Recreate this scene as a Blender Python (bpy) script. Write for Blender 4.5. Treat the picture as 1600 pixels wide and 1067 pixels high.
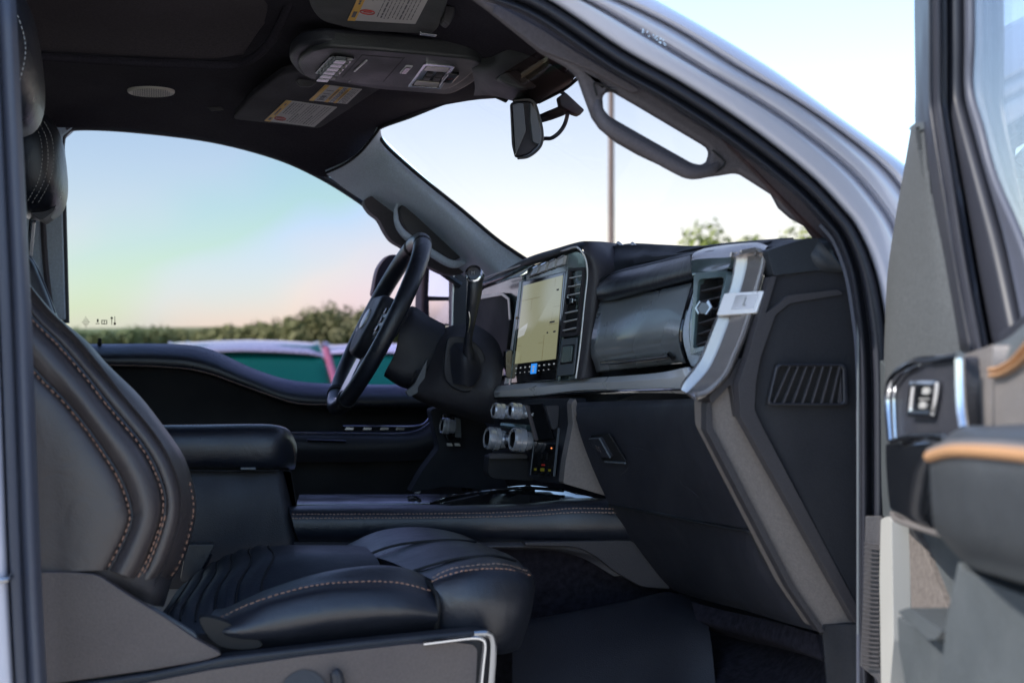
import bpy, bmesh, math, random
import numpy as np
from mathutils import Vector, Matrix
random.seed(7)
for o in list(bpy.data.objects): bpy.data.objects.remove(o)
sc = bpy.context.scene
R = math.radians
# ---------------------------------------------------------------- camera
FPX, YAW = 2400.0, R(13)
CAM = Vector((0.0, -1.70, 1.40))
FW = Vector((math.sin(YAW), math.cos(YAW), 0)); RT = Vector((math.cos(YAW), -math.sin(YAW), 0))
cd = bpy.data.cameras.new('camera'); cam = bpy.data.objects.new('camera', cd); sc.collection.objects.link(cam)
cam.location = CAM; cam.rotation_euler = (R(90), 0, -YAW)
cd.sensor_width = 36; cd.lens = FPX*36/1600; cd.clip_start = .05; cd.clip_end = 3000
cd.dof.use_dof = True; cd.dof.focus_distance = 2.55; cd.dof.aperture_fstop = 6.3
sc.camera = cam
# ---------------------------------------------------------------- sky and sun
SUN_DIR = Vector((-.73, -.03, .68)).normalized()
w = bpy.data.worlds.new('World'); sc.world = w; w.use_nodes = True
nt = w.node_tree; nt.nodes.clear()
sky = nt.nodes.new('ShaderNodeTexSky'); sky.sky_type = 'NISHITA'; sky.sun_disc = False
sky.sun_elevation = math.asin(SUN_DIR.z); sky.sun_rotation = math.atan2(SUN_DIR.x, SUN_DIR.y)
sky.air_density = 1.0; sky.dust_density = .4; sky.ozone_density = 1.8
bg = nt.nodes.new('ShaderNodeBackground'); bg.inputs[1].default_value = .15
wo = nt.nodes.new('ShaderNodeOutputWorld')
nt.links.new(sky.outputs[0], bg.inputs[0]); nt.links.new(bg.outputs[0], wo.inputs[0])
sl = bpy.data.lights.new('sun', 'SUN'); sl.energy = 2.9; sl.angle = R(.5); sl.color = (1, .94, .85)
so = bpy.data.objects.new('sun', sl); sc.collection.objects.link(so)
so.rotation_euler = SUN_DIR.to_track_quat('Z', 'Y').to_euler(); so.location = (-5, -2, 8)
sc.view_settings.view_transform = 'Standard'; sc.view_settings.look = 'None'
sc.view_settings.exposure = 1.35; sc.view_settings.gamma = 1
sc.render.engine = 'CYCLES'
# ---------------------------------------------------------------- materials
def srgb(h):
    c = [int(h[i:i+2], 16)/255 for i in (0, 2, 4)]
    return tuple(((x+.055)/1.055)**2.4 if x > .04 else x/12.92 for x in c)
KA = .78
def mat(name, col, rough=.5, metal=0., bump=0., bs=900., coat=0., var=.0, spec=.5, aniso=0, bt='noise', rv=.08):
    m = bpy.data.materials.new(name); m.use_nodes = True; t = m.node_tree; n = t.nodes; b = n['Principled BSDF']
    if isinstance(col, str): col = srgb(col)
    if not metal > .5: col = tuple(c*KA for c in col)
    b.inputs['Base Color'].default_value = (*col, 1); b.inputs['Roughness'].default_value = rough
    b.inputs['Metallic'].default_value = metal; b.inputs['Specular IOR Level'].default_value = spec
    b.inputs['Coat Weight'].default_value = coat; b.inputs['Coat Roughness'].default_value = .06
    tc = n.new('ShaderNodeTexCoord')
    if rv:
        q = n.new('ShaderNodeTexNoise'); q.inputs['Scale'].default_value = 11; q.inputs['Detail'].default_value = 6
        t.links.new(tc.outputs['Object'], q.inputs['Vector'])
        mr = n.new('ShaderNodeMapRange'); mr.inputs[1].default_value = .3; mr.inputs[2].default_value = .7
        mr.inputs[3].default_value = max(.02, rough-rv); mr.inputs[4].default_value = min(1, rough+rv)
        t.links.new(q.outputs[0], mr.inputs[0]); t.links.new(mr.outputs[0], b.inputs['Roughness'])
    if var:
        q = n.new('ShaderNodeTexNoise'); q.inputs['Scale'].default_value = bs*.6; q.inputs['Detail'].default_value = 3
        t.links.new(tc.outputs['Object'], q.inputs['Vector'])
        mx = n.new('ShaderNodeMix'); mx.data_type = 'RGBA'
        mx.inputs[6].default_value = (*[c*(1-var) for c in col], 1); mx.inputs[7].default_value = (*[min(1, c*(1+var)) for c in col], 1)
        t.links.new(q.outputs[0], mx.inputs[0]); t.links.new(mx.outputs[2], b.inputs['Base Color'])
    if bump:
        q = n.new('ShaderNodeTexVoronoi' if bt == 'leather' else 'ShaderNodeTexNoise'); q.inputs['Scale'].default_value = bs
        t.links.new(tc.outputs['Object'], q.inputs['Vector'])
        bp = n.new('ShaderNodeBump'); bp.inputs['Strength'].default_value = bump; bp.inputs['Distance'].default_value = .001
        t.links.new(q.outputs[0], bp.inputs['Height']); t.links.new(bp.outputs[0], b.inputs['Normal'])
        if bt == 'leather':
            q2 = n.new('ShaderNodeTexNoise'); q2.inputs['Scale'].default_value = 26; q2.inputs['Detail'].default_value = 3; q2.inputs['Distortion'].default_value = 1.2
            b2 = n.new('ShaderNodeBump'); b2.inputs['Strength'].default_value = .28; b2.inputs['Distance'].default_value = .006
            t.links.new(tc.outputs['Object'], q2.inputs['Vector']); t.links.new(q2.outputs[0], b2.inputs['Height']); t.links.new(b2.outputs[0], bp.inputs['Normal'])
            b.inputs['Coat Weight'].default_value = .3; b.inputs['Coat Roughness'].default_value = .32
    return m
M = dict(
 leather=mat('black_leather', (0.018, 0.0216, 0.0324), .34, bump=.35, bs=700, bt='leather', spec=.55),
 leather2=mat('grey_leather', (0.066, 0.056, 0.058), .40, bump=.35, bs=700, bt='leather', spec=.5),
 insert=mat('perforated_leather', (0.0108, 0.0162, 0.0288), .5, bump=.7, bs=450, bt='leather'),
 plastic=mat('grained_black_plastic', (0.026, 0.027, 0.036), .52, bump=0.55, bs=520, var=0.28, rv=0.13),
 plastic2=mat('grained_dark_grey_plastic', (0.0484, 0.0452, 0.0515), .55, bump=0.55, bs=520, var=0.28, rv=0.13),
 soft=mat('soft_touch_pad', (0.0198, 0.0252, 0.0342), .6, bump=0.55, bs=520, var=0.28, rv=0.13),
 grey=mat('satin_grey_plastic', (0.126, 0.144, 0.162), .42, bump=.1, bs=900),
 diag=mat('beige_grey_trim', (0.235, 0.205, 0.19), .45, bump=0.55, bs=520, var=0.28, rv=0.13),
 visord=mat('driver_visor_fabric', (0.055, 0.052, 0.062), .8, bump=0.55, bs=520, var=0.28, spec=.2, rv=0.13),
 taupe=mat('taupe_plastic', (0.101, 0.0827, 0.0827), .5, bump=0.55, bs=520, var=0.28, rv=0.13),
 binm=mat('silver_grey_panel', (0.32, 0.35, 0.37), .28, metal=.3, coat=.3, bump=.08, bs=1200),
 bronze=mat('brushed_bronze_metal', (.46, .43, .42), .22, metal=.75, bump=.06, bs=1500, rv=.04),
 strip=mat('satin_metal_strip', (0.85, 0.85, 0.85), .30, metal=.25, bump=.05, bs=1500, rv=.05),
 chrome=mat('chrome', (0.72, 0.74, 0.77), .12, metal=1, rv=.05),
 knobm=mat('knurled_knob_metal', (0.713, 0.736, 0.782), .24, metal=.7, rv=.04),
 chrome2=mat('dark_chrome', (0.345, 0.356, 0.38), .2, metal=1, rv=.05),
 piano=mat('gloss_black', (0.0096, 0.0108, 0.0132), .08, coat=.5, rv=.04),
 black=mat('matt_black', (0.0063, 0.0063, 0.0081), .7),
 head=mat('black_headliner_fabric', (0.0351, 0.0311, 0.0418), .95, bump=.6, bs=450, var=0.5, spec=.15),
 head2=mat('sunroof_shade_fabric', (0.09, 0.078, 0.087), .95, bump=.6, bs=450, var=0.4, spec=.15),
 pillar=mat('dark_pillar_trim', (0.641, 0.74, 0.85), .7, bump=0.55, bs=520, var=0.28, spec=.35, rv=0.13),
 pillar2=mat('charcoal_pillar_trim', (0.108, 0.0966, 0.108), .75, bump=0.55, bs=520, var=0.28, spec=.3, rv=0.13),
 rubber=mat('rubber_seal', (0.0252, 0.027, 0.0378), .5, spec=.4),
 bpost=mat('dark_post_rubber', (0.0756, 0.0837, 0.116), .5, spec=.45),
 paint=mat('lilac_silver_paint', (0.551, 0.566, 0.673), .32, metal=.2, coat=.7, bump=.02, bs=2000, rv=.03),
 carpet=mat('black_carpet', (0.0252, 0.0234, 0.0324), 1, bump=1, bs=170, var=0.8, spec=.1),
 carpet2=mat('beige_grey_carpet', (0.152, 0.135, 0.129), 1, bump=1, bs=260, var=.5, spec=.1),
 orange=mat('orange_thread', (0.42, 0.24, 0.17), .6), white=mat('white_print', (0.374, 0.374, 0.364), .5), oband=mat('orange_piping', (0.44, 0.24, 0.12), .5),
 thread=mat('copper_thread', (0.4, 0.27, 0.21), .6), label=mat('label_paper', (0.6, 0.578, 0.555), .6), ink=mat('label_ink', (0.09, 0.09, 0.099), .6),
 yellow=mat('label_yellow', (0.825, 0.462, 0.011), .5), red=mat('red_print', (0.6, 0.036, 0.024), .5), lamp=mat('lamp_cover', (0.81, 0.756, 0.666), .6, bump=.5, bs=500),
 fabgrey=mat('grey_sail_fabric', (0.0778, 0.0842, 0.0907), .9, bump=.7, bs=350, var=.3, spec=.2),
 doorgrey=mat('grey_door_plastic', (0.0778, 0.0893, 0.0986), .5, bump=0.55, bs=520, var=0.28, rv=0.13),
 doorlt=mat('light_door_trim', (0.214, 0.195, 0.189), .45, metal=.3, bump=0.55, bs=520, var=0.28, rv=0.13),
 dlea=mat('door_armrest_leather', (0.0374, 0.0418, 0.0475), .5, bump=.3, bs=500, bt='leather'),
 tealm=mat('gloss_grey_bezel', (0.09, 0.135, 0.14), .2, metal=.2, coat=.5),
 visor=mat('visor_vinyl', (0.0528, 0.0576, 0.0552), .7, bump=0.55, bs=520, var=0.28, rv=0.13),
 conp=mat('overhead_plastic', (0.0432, 0.0456, 0.048), .45, bump=0.55, bs=520, var=0.28, rv=0.13),
 lens=mat('map_lamp_lens', (0.715, 0.676, 0.598), .15, metal=.3),
 blue=mat('blue_seat_mesh', (0.015, 0.016, 0.022), .8, bump=0.55, bs=520, var=0.28, rv=0.13),
)
KA = 1.0
def glassmat(name, tint, refl=.06, rough=.0, iri=None):
    m = bpy.data.materials.new(name); m.use_nodes = True; t = m.node_tree; n = t.nodes; n.clear()
    o = n.new('ShaderNodeOutputMaterial'); tr = n.new('ShaderNodeBsdfTransparent'); gl = n.new('ShaderNodeBsdfGlossy')
    gl.inputs['Roughness'].default_value = rough; mx = n.new('ShaderNodeMixShader')
    lw = n.new('ShaderNodeLayerWeight'); lw.inputs[0].default_value = .3
    ma = n.new('ShaderNodeMath'); ma.operation = 'MULTIPLY'; ma.inputs[1].default_value = refl
    t.links.new(lw.outputs['Facing'], ma.inputs[0]); t.links.new(ma.outputs[0], mx.inputs[0])
    t.links.new(tr.outputs[0], mx.inputs[1]); t.links.new(gl.outputs[0], mx.inputs[2]); t.links.new(mx.outputs[0], o.inputs[0])
    tr.inputs[0].default_value = (*tint, 1)
    if iri:
        # stress colours of the tempered tinted pane: soft bands of blue, mint and pink
        tc = n.new('ShaderNodeTexCoord'); mp = n.new('ShaderNodeMapping'); mp.inputs['Rotation'].default_value = (0, R(38), 0)
        mp.inputs['Scale'].default_value = (1.5, 1, 2.3)
        t.links.new(tc.outputs['Object'], mp.inputs[0])
        sx = n.new('ShaderNodeSeparateXYZ'); t.links.new(mp.outputs[0], sx.inputs[0])
        q = n.new('ShaderNodeTexNoise'); q.inputs['Scale'].default_value = 2.2; q.inputs['Detail'].default_value = 1
        t.links.new(mp.outputs[0], q.inputs['Vector'])
        a = n.new('ShaderNodeMath'); a.operation = 'MULTIPLY_ADD'; a.inputs[1].default_value = .55
        t.links.new(q.outputs[0], a.inputs[0]); t.links.new(sx.outputs[2], a.inputs[2])
        c = n.new('ShaderNodeMapRange'); c.inputs[1].default_value = iri[0]; c.inputs[2].default_value = iri[1]
        t.links.new(a.outputs[0], c.inputs[0])
        cr = n.new('ShaderNodeValToRGB'); e = cr.color_ramp.elements
        cols = [(0, (.49, .41, .60)), (.2, (.53, .42, .55)), (.38, (.53, .45, .53)), (.52, (.45, .455, .56)), (.64, (.41, .465, .45)), (.78, (.42, .46, .47)), (1, (.49, .46, .49))]
        e[0].position = 0
        cols = [(p_, tuple((c_*.80)**.5 for c_ in k_)) for p_, k_ in cols]
        e[0].color = (*cols[0][1], 1); e[1].position = 1; e[1].color = (*cols[-1][1], 1)
        for p, cc in cols[1:-1]:
            k = e.new(p); k.color = (*cc, 1)
        t.links.new(c.outputs[0], cr.inputs[0]); t.links.new(cr.outputs[0], tr.inputs[0])
    return m
M['wind'] = glassmat('windscreen_glass', (.81, .72, .70), .03)
M['dglass'] = glassmat('iridescent_side_glass', (.8, .9, .9), .04, iri=(-.30, .80))
M['pglass'] = glassmat('clear_door_glass', (.80, .78, .80), .75)
def emis(name, col, s, rough=.1):
    m = mat(name, (.01, .01, .01), rough, rv=0); b = m.node_tree.nodes['Principled BSDF']
    b.inputs['Emission Color'].default_value = (*col, 1); b.inputs['Emission Strength'].default_value = s; return m
M['map'] = emis('lit_map_screen', (.33, .335, .205), .26, .12)
M['glare'] = emis('painted_screen_glare', (.5, .52, .5), .3)
M['mapline'] = emis('lit_map_lines', (.3, .27, .13), .18)
M['icon'] = emis('lit_screen_icons', (.5, .55, .6), .22)
M['iconb'] = emis('lit_blue_tile', (.03, .25, .8), .45)
M['ledo'] = emis('lit_orange_led', (1, .3, .1), .6)
M['yellowglow'] = emis('glowing_outlet_print', (.6, .6, .05), .03)  # yellow print given a faint glow of its own, no lamp behind it
# ---------------------------------------------------------------- geometry helpers
def W(u, v, y):
    d = FW + RT*((u-800)/FPX) + Vector((0, 0, (533.5-v)/FPX))
    return CAM + d*((y-CAM.y)/d.y)
WL = {}
def link(name, me, parent, loc):
    o = bpy.data.objects.new(name, me); sc.collection.objects.link(o)
    WL[o] = Vector(loc)
    while parent and parent.parent and parent.parent.parent: parent = parent.parent   # thing > part > sub-part, no deeper
    if parent: o.parent = parent; o.location = Vector(loc)-WL[parent]
    else: o.location = loc
    return o
def make(name, vs, fs, m, parent, bev=0., seg=2, ang=35, th=0., twoside=False, mats=None, fm=None):
    vs = [Vector(v) for v in vs]
    lo = Vector((min(v[i] for v in vs) for i in range(3))); hi = Vector((max(v[i] for v in vs) for i in range(3))); c = (lo+hi)/2
    me = bpy.data.meshes.new(name); me.from_pydata([v-c for v in vs], [], fs); me.validate()
    me.materials.append(M[m] if isinstance(m, str) else m)
    if mats:
        for k in mats: me.materials.append(M[k])
        for p, i in zip(me.polygons, fm): p.material_index = i
    me.polygons.foreach_set('use_smooth', [True]*len(me.polygons)); me.update()
    if th == 0 and not twoside:
        b = bmesh.new(); b.from_mesh(me); bmesh.ops.recalc_face_normals(b, faces=b.faces); b.to_mesh(me); b.free()
    me.set_sharp_from_angle(angle=R(ang))
    o = link(name, me, parent, c)
    if th:
        s = o.modifiers.new('solid', 'SOLIDIFY'); s.thickness = th; s.offset = -1
    if bev:
        b = o.modifiers.new('bevel', 'BEVEL'); b.width = bev; b.segments = seg; b.limit_method = 'ANGLE'; b.angle_limit = R(ang); b.harden_normals = True; b.use_clamp_overlap = True
    return o
def cr(P, n, closed=False, mode='c'):
    P = np.asarray(P, float); N = len(P); out = []
    if N < 3 and not closed: mode = 'l'
    segs = N if closed else N-1
    for i in range(segs):
        if closed: p0, p1, p2, p3 = P[(i-1) % N], P[i], P[(i+1) % N], P[(i+2) % N]
        else:
            p1, p2 = P[i], P[i+1]; p0 = P[i-1] if i else 2*p1-p2; p3 = P[i+2] if i+2 < N else 2*p2-p1
        for k in range(n):
            t = k/n
            if mode == 'l': out.append(p1*(1-t)+p2*t)
            else: out.append(.5*((2*p1)+(-p0+p2)*t+(2*p0-5*p1+4*p2-p3)*t*t+(-p0+3*p1-3*p2+p3)*t**3))
    if not closed: out.append(P[-1])
    return np.array(out)
def wp(p, y=None, raw=False): return Vector(p) if raw else W(p[0], p[1], p[2] if len(p) > 2 else y)
SURF = {}
def grid(name, rows, m, parent, th=.006, nu=6, nv=5, mu='c', mv='c', bev=.0012, raw=False, ang=40, toward=None, disp=None):
    A = np.array([[tuple(wp(p, None, raw)) for p in r] for r in rows])
    B = np.stack([cr(A[i], nu, mode=mu) for i in range(A.shape[0])])
    C = np.stack([cr(B[:, j], nv, mode=mv) for j in range(B.shape[1])], axis=1)
    if disp:
        for i in range(C.shape[0]):
            for j in range(C.shape[1]): C[i, j, 2] += disp(i, j)
    SURF[name] = C
    r, c = C.shape[:2]; vs = [Vector(C[i, j]) for i in range(r) for j in range(c)]
    fs = [(i*c+j, i*c+j+1, (i+1)*c+j+1, (i+1)*c+j) for i in range(r-1) for j in range(c-1)]
    acc = 0
    for f in fs:
        a, b_, d = vs[f[0]], vs[f[1]], vs[f[3]]; acc += (b_-a).cross(d-a).dot((toward or CAM)-a)
    if acc < 0: fs = [f[::-1] for f in fs]
    return make(name, vs, fs, m, parent, bev=bev, th=th, ang=ang, twoside=True)
def rnd(pts, r, n=4):
    out = []; N = len(pts)
    for i in range(N):
        p = Vector(pts[i]); a = Vector(pts[i-1]); b = Vector(pts[(i+1) % N])
        la, lb = (a-p).length, (b-p).length; k = min(r, la*.45, lb*.45)
        s = p+(a-p).normalized()*k; e = p+(b-p).normalized()*k
        for j in range(n+1):
            t = j/n; out.append(tuple((1-t)**2*s+2*t*(1-t)*p+t*t*e))
    return out
def prism(name, loops, ext, m, parent, bev=.002, seg=3):
    """loops: world-point loops (outer first, then holes); ext: vector"""
    bm = bmesh.new(); es = []
    for L in loops:
        V = [bm.verts.new(p) for p in L]
        for i in range(len(V)): es.append(bm.edges.new((V[i], V[(i+1) % len(V)])))
    if len(loops) == 1: bm.faces.new([v for v in bm.verts])
    else: bmesh.ops.triangle_fill(bm, edges=es, use_beauty=True)
    g = bmesh.ops.extrude_face_region(bm, geom=list(bm.faces)); bmesh.ops.translate(bm, vec=Vector(ext), verts=[e for e in g['geom'] if isinstance(e, bmesh.types.BMVert)])
    bmesh.ops.recalc_face_normals(bm, faces=bm.faces)
    bm.verts.index_update(); vs = [v.co.copy() for v in bm.verts]; fs = [[v.index for v in f.verts] for f in bm.faces]; bm.free()
    return make(name, vs, fs, m, parent, bev=bev, seg=seg, ang=32)
def plate(name, pts, y, th, m, parent, bev=.002, r=0, holes=(), sm=0, hr=0, ext=None):
    def L(P, rr):
        P = [tuple(p) if len(p) > 2 else (p[0], p[1], y) for p in P]
        if sm: P = [tuple(q) for q in cr(P, sm, True)]
        elif rr: P = rnd(P, rr)
        return [W(*p) for p in P]
    return prism(name, [L(pts, r)]+[L(h, hr) for h in holes], ext or (0, th, 0), m, parent, bev)
def tubev(path, rad, ns=8, closed=False, flat=1., up=None):
    P = [Vector(p) for p in path]; N = len(P); vs, fs = [], []
    rr = rad if hasattr(rad, '__len__') else [rad]*N
    nrm = None
    for i in range(N):
        t = (P[(i+1) % N]-P[i-1]) if closed else (P[min(i+1, N-1)]-P[max(i-1, 0)])
        t.normalize()
        if up is not None: a = Vector(up)
        elif nrm is not None: a = nrm
        else: a = Vector((0, 0, 1)) if abs(t.z) < .9 else Vector((1, 0, 0))
        a = (a-t*a.dot(t)).normalized(); b = t.cross(a); nrm = a
        for k in range(ns):
            q = 2*math.pi*k/ns; vs.append(P[i]+a*math.cos(q)*rr[i]*flat+b*math.sin(q)*rr[i])
    for i in range(N if closed else N-1):
        for k in range(ns):
            j = (i+1) % N; fs.append((i*ns+k, i*ns+(k+1) % ns, j*ns+(k+1) % ns, j*ns+k))
    if not closed: fs += [tuple(range(ns)), tuple((N-1)*ns+k for k in range(ns))]
    return vs, fs
def tube(name, path, rad, m, parent, raw=False, n=5, ns=8, closed=False, flat=1., up=None, y=None, mode='c'):
    P = [wp(p, y, raw) for p in path]
    Q = cr([tuple(p) for p in P], n, closed, mode)
    if hasattr(rad, '__len__'): rad = [float(x) for x in np.interp(np.linspace(0, 1, len(Q)), np.linspace(0, 1, len(rad)), rad)]
    vs, fs = tubev(Q, rad, ns, closed, flat, up); return make(name, vs, fs, m, parent)
def stitch(name, path, m, parent, L=.0045, g=.003, r=.0008, raw=False, y=None, lift=.0015, rows=1, gap=.006):
    Q = cr([tuple(wp(p, y, raw)) for p in path], 24); VS, FS = [], []
    seg = np.linalg.norm(np.diff(Q, axis=0), axis=1); s = np.concatenate([[0], np.cumsum(seg)])
    def at(x): return Vector([float(np.interp(x, s, Q[:, k])) for k in range(3)])
    for w_ in range(rows):
        x = 0; rj = random.Random(int(s[-1]*1e5)+w_); L0, g0 = L, g
        while x+L0*1.2 < s[-1]:
            L = L0*rj.uniform(.8, 1.15); g = g0*rj.uniform(.75, 1.3); jz = Vector((0, 0, rj.uniform(-.0006, .0006)))
            a, b = at(x), at(x+L)+jz; to = (CAM-a).normalized()*lift; dz = Vector((0, 0, -gap*w_))
            v, f = tubev([a+to+dz, (a+b)/2+to*1.15+dz, b+to+dz], [r*.7, r, r*.7], 5); k = len(VS); VS += v; FS += [tuple(i+k for i in q) for q in f]
            x += L+g
    return make(name, VS, FS, m, parent)
class Face:
    """a quadrilateral face in the cab, from its four corners: lower left, lower right, upper right, upper left"""
    def __init__(s, A, B, C, D):
        s.c = [W(*p) for p in (A, B, C, D)]; A, B, C, D = s.c
        s.x = ((B-A)+(C-D))/2; s.y = ((D-A)+(C-B))/2; s.w, s.h = s.x.length, s.y.length
        n = s.x.cross(s.y).normalized(); s.n = n if n.dot(CAM-A) > 0 else -n
        s.ux = s.x.normalized(); s.uy = (s.y-s.ux*s.y.dot(s.ux)).normalized()
    def p(s, a, b, h=0):
        A, B, C, D = s.c; return (A*(1-a)+B*a)*(1-b)+(D*(1-a)+C*a)*b+s.n*h
    def poly(s, name, pts, h0, h1, m, parent, bev=.001, r=0, holes=(), hr=0):
        def L(P, rr):
            if rr: P = [(q[0]/s.w, q[1]/s.h) for q in rnd([(p[0]*s.w, p[1]*s.h, 0) for p in P], rr)]
            return [s.p(q[0], q[1], h0) for q in P]
        return prism(name, [L(pts, r)]+[L(h, hr) for h in holes], s.n*(h1-h0), m, parent, bev)
    def box(s, name, a0, b0, a1, b1, h0, h1, m, parent, bev=.001, r=0):
        return s.poly(name, [(a0, b0), (a1, b0), (a1, b1), (a0, b1)], h0, h1, m, parent, bev, r)
    def boxes(s, name, L, m, parent, bev=0):
        VS, FS = [], []
        for a0, b0, a1, b1, h0, h1 in L:
            k = len(VS); VS += [s.p(a, b, h) for h in (h0, h1) for a, b in ((a0, b0), (a1, b0), (a1, b1), (a0, b1))]
            FS += [tuple(i+k for i in q) for q in ((0, 1, 2, 3), (4, 5, 6, 7), (0, 1, 5, 4), (1, 2, 6, 5), (2, 3, 7, 6), (3, 0, 4, 7))]
        return make(name, VS, FS, m, parent, bev=bev)
    def cyl(s, name, a, b, r, h0, h1, m, parent, r2=None, n=28, bev=.0008, prof=None):
        c = s.p(a, b); VS, FS = [], []
        prof = prof or [(h0, r), (h1, r2 or r)]
        for h, q in prof: VS += [c+s.n*h+(s.ux*math.cos(t)+s.uy*math.sin(t))*q for t in [2*math.pi*k/n for k in range(n)]]
        for i in range(len(prof)-1): FS += [(i*n+k, i*n+(k+1) % n, (i+1)*n+(k+1) % n, (i+1)*n+k) for k in range(n)]
        FS += [tuple(range(n)), tuple((len(prof)-1)*n+k for k in range(n))]
        return make(name, VS, FS, m, parent, bev=bev)
class Pl:
    """flat plate in the cab through three points; px points land exactly on it"""
    def __init__(s, a, b, c):
        A, B, C = W(*a), W(*b), W(*c); n = (B-A).cross(C-A).normalized(); s.n = n if n.dot(CAM-A) > 0 else -n; s.o = A
    def p(s, u, v, h=0):
        r = W(u, v, 0)-CAM; return CAM+r*((s.o+s.n*h-CAM).dot(s.n)/r.dot(s.n))
    def poly(s, name, pts, h0, h1, m, parent, bev=.002, r=0, holes=(), hr=0):
        def L(P, rr): return [s.p(q[0], q[1], h1) for q in (rnd([(*p, 0) for p in P], rr) if rr else P)]
        return prism(name, [L(pts, r)]+[L(h, hr) for h in holes], s.n*(h0-h1), m, parent, bev)
    def face(s, *pts, h=0):
        f = Face.__new__(Face); f.c = [s.p(u, v, h) for u, v in pts]; A, B, C, D = f.c
        f.x = ((B-A)+(C-D))/2; f.y = ((D-A)+(C-B))/2; f.w, f.h = f.x.length, f.y.length; f.n = s.n
        f.ux = f.x.normalized(); f.uy = (f.y-f.ux*f.y.dot(f.ux)).normalized(); return f
def text(name, s, face, a, b, size, m, parent, h=.0006, rot=0, sx=1.):
    cu = bpy.data.curves.new('txt', 'FONT'); cu.body = s; cu.size = size; cu.align_x = 'CENTER'; cu.align_y = 'CENTER'; cu.extrude = 0
    o = bpy.data.objects.new('txt', cu); sc.collection.objects.link(o); bpy.context.view_layer.update()
    me = bpy.data.meshes.new_from_object(o.evaluated_get(bpy.context.evaluated_depsgraph_get())); bpy.data.objects.remove(o)
    c, sn = math.cos(rot), math.sin(rot); P = face.p(a, b, h)
    vs = [P+face.ux*(v.co.x*sx*c-v.co.y*sn)+face.uy*(v.co.x*sx*sn+v.co.y*c) for v in me.vertices]; fs = [tuple(p.vertices) for p in me.polygons]
    return make(name, vs, fs, m, parent, twoside=True)
def thing(name, label, cat, loc, group=None):
    o = bpy.data.objects.new(name, None); sc.collection.objects.link(o); o.location = loc; WL[o] = Vector(loc); o.empty_display_size = .2
    o['label'] = label; o['category'] = cat
    if group: o['group'] = group
    return o
def struct(o): o['kind'] = 'structure'; return o
# ================================================================ the truck
T = thing('pickup_truck', 'lilac silver pickup truck seen from its open passenger door, black leather cab inside', 'pickup truck', (.35, .9, 0))
# ---- painted door opening: roof rail and windscreen pillar outside, profile swept along the opening
inner = [(700, -38), (770, -8), (853, 18), (970, 78), (1060, 129), (1140, 180), (1210, 231), (1270, 281), (1312, 325), (1337, 357), (1362, 412), (1378, 480), (1386, 560), (1388, 700), (1388, 1100)]
inner[2] = (853, 0)
inner[0], inner[1] = (690, -60), (770, -33)
cre = [(820, -60), (885, -22), (955, 0), (1050, 46), (1150, 108), (1240, 159), (1320, 215), (1375, 262), (1412, 308), (1436, 350), (1456, 410), (1466, 480), (1470, 560), (1470, 700), (1470, 1100)]
led = [(a[0]*.42+b[0]*.58, a[1]*.42+b[1]*.58) for a, b in zip(inner, cre)]
out = [(900, -60), (965, -30), (1030, 3), (1120, 54), (1210, 110), (1300, 174), (1370, 224), (1420, 262), (1450, 300), (1475, 345), (1492, 410), (1500, 480), (1505, 560), (1505, 700), (1505, 1100)]
def mixp(a, b, t): return [(p[0]*(1-t)+q[0]*t, p[1]*(1-t)+q[1]*t) for p, q in zip(a, b)]
prof = [(inner, .030), (mixp(inner, led, .12), .006), (mixp(inner, led, .5), -.002), (mixp(inner, led, .88), -.004), (led, .005), (mixp(led, cre, .25), -.012), (mixp(led, cre, .75), -.016), (cre, -.012), (mixp(cre, out, .12), -.005), (mixp(cre, out, .25), -.02), (mixp(cre, out, .6), -.022), (mixp(cre, out, .9), .0), (out, .05), (mixp(cre, out, .98), .14)]
door_frame = grid('body_pillar', [[(u, v, y) for u, v in L] for L, y in prof], 'paint', T, th=.003, nu=5, nv=3, bev=0)
# rubber seals that follow the opening, inside the paint
def off(L, d):
    o = []
    for i, (u, v) in enumerate(L):
        a = L[max(i-1, 0)]; b = L[min(i+1, len(L)-1)]; dx, dy = b[0]-a[0], b[1]-a[1]; k = math.hypot(dx, dy)
        dd = d(i) if callable(d) else d
        o.append((u-dy/k*dd, v+dx/k*dd))
    return o
seal_rows = [(-2, .034), (3, .012), (10, .004), (17, .010), (20, .026), (23, .022), (28, .012), (33, .016), (37, .04)]
grid('door_seal', [[(u, v, y) for u, v in off(inner, lambda i, d=d: d*(1.0 if i < 9 else 1+.12*min(i-9, 2)))] for d, y in seal_rows], 'rubber', T, th=.004, nu=5, nv=4, bev=0)
# vertical back lip of the seal towards the dash
tube('seal_lip', [(u, v, .035) for u, v in off(inner, lambda i: 40*(1 if i < 9 else 1+.08*min(i-9, 2)))][8:], .0028, 'bpost', door_frame)
# ---- rear post of the opening (left edge)
cols = [(-60, -.06), (-30, -.055), (-14, -.045), (0, -.05)]
vv = [-40, 300, 560, 900, 1110]; R0 = {-40: 23, 300: 40, 560: 52, 900: 65, 1110: 76}
def post(rows, name, m, **k):
    return grid(name, [[(R0[v]+du, v, y) for v in vv] for du, y in rows], m, T, th=.004, nu=4, nv=4, bev=0, **k)
rp = post([(-52, .0), (-50, -.02), (-47, -.024), (-34, -.02), (-30, -.012), (-26, -.018), (-18, -.022), (-9, -.018), (-4, -.006), (-1, .006), (0, .03), (-1, .10)], 'rear_door_seal', 'bpost')
post([(-160, -.045), (-100, -.05), (-62, -.048), (-54, -.035), (-51, -.004)], 'rear_body_pillar', 'paint')
tube('door_striker', [(-30, 906, -.055), (2, 906, -.062), (12, 904, -.058), (18, 900, -.03)], .0035, 'chrome2', rp)
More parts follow.
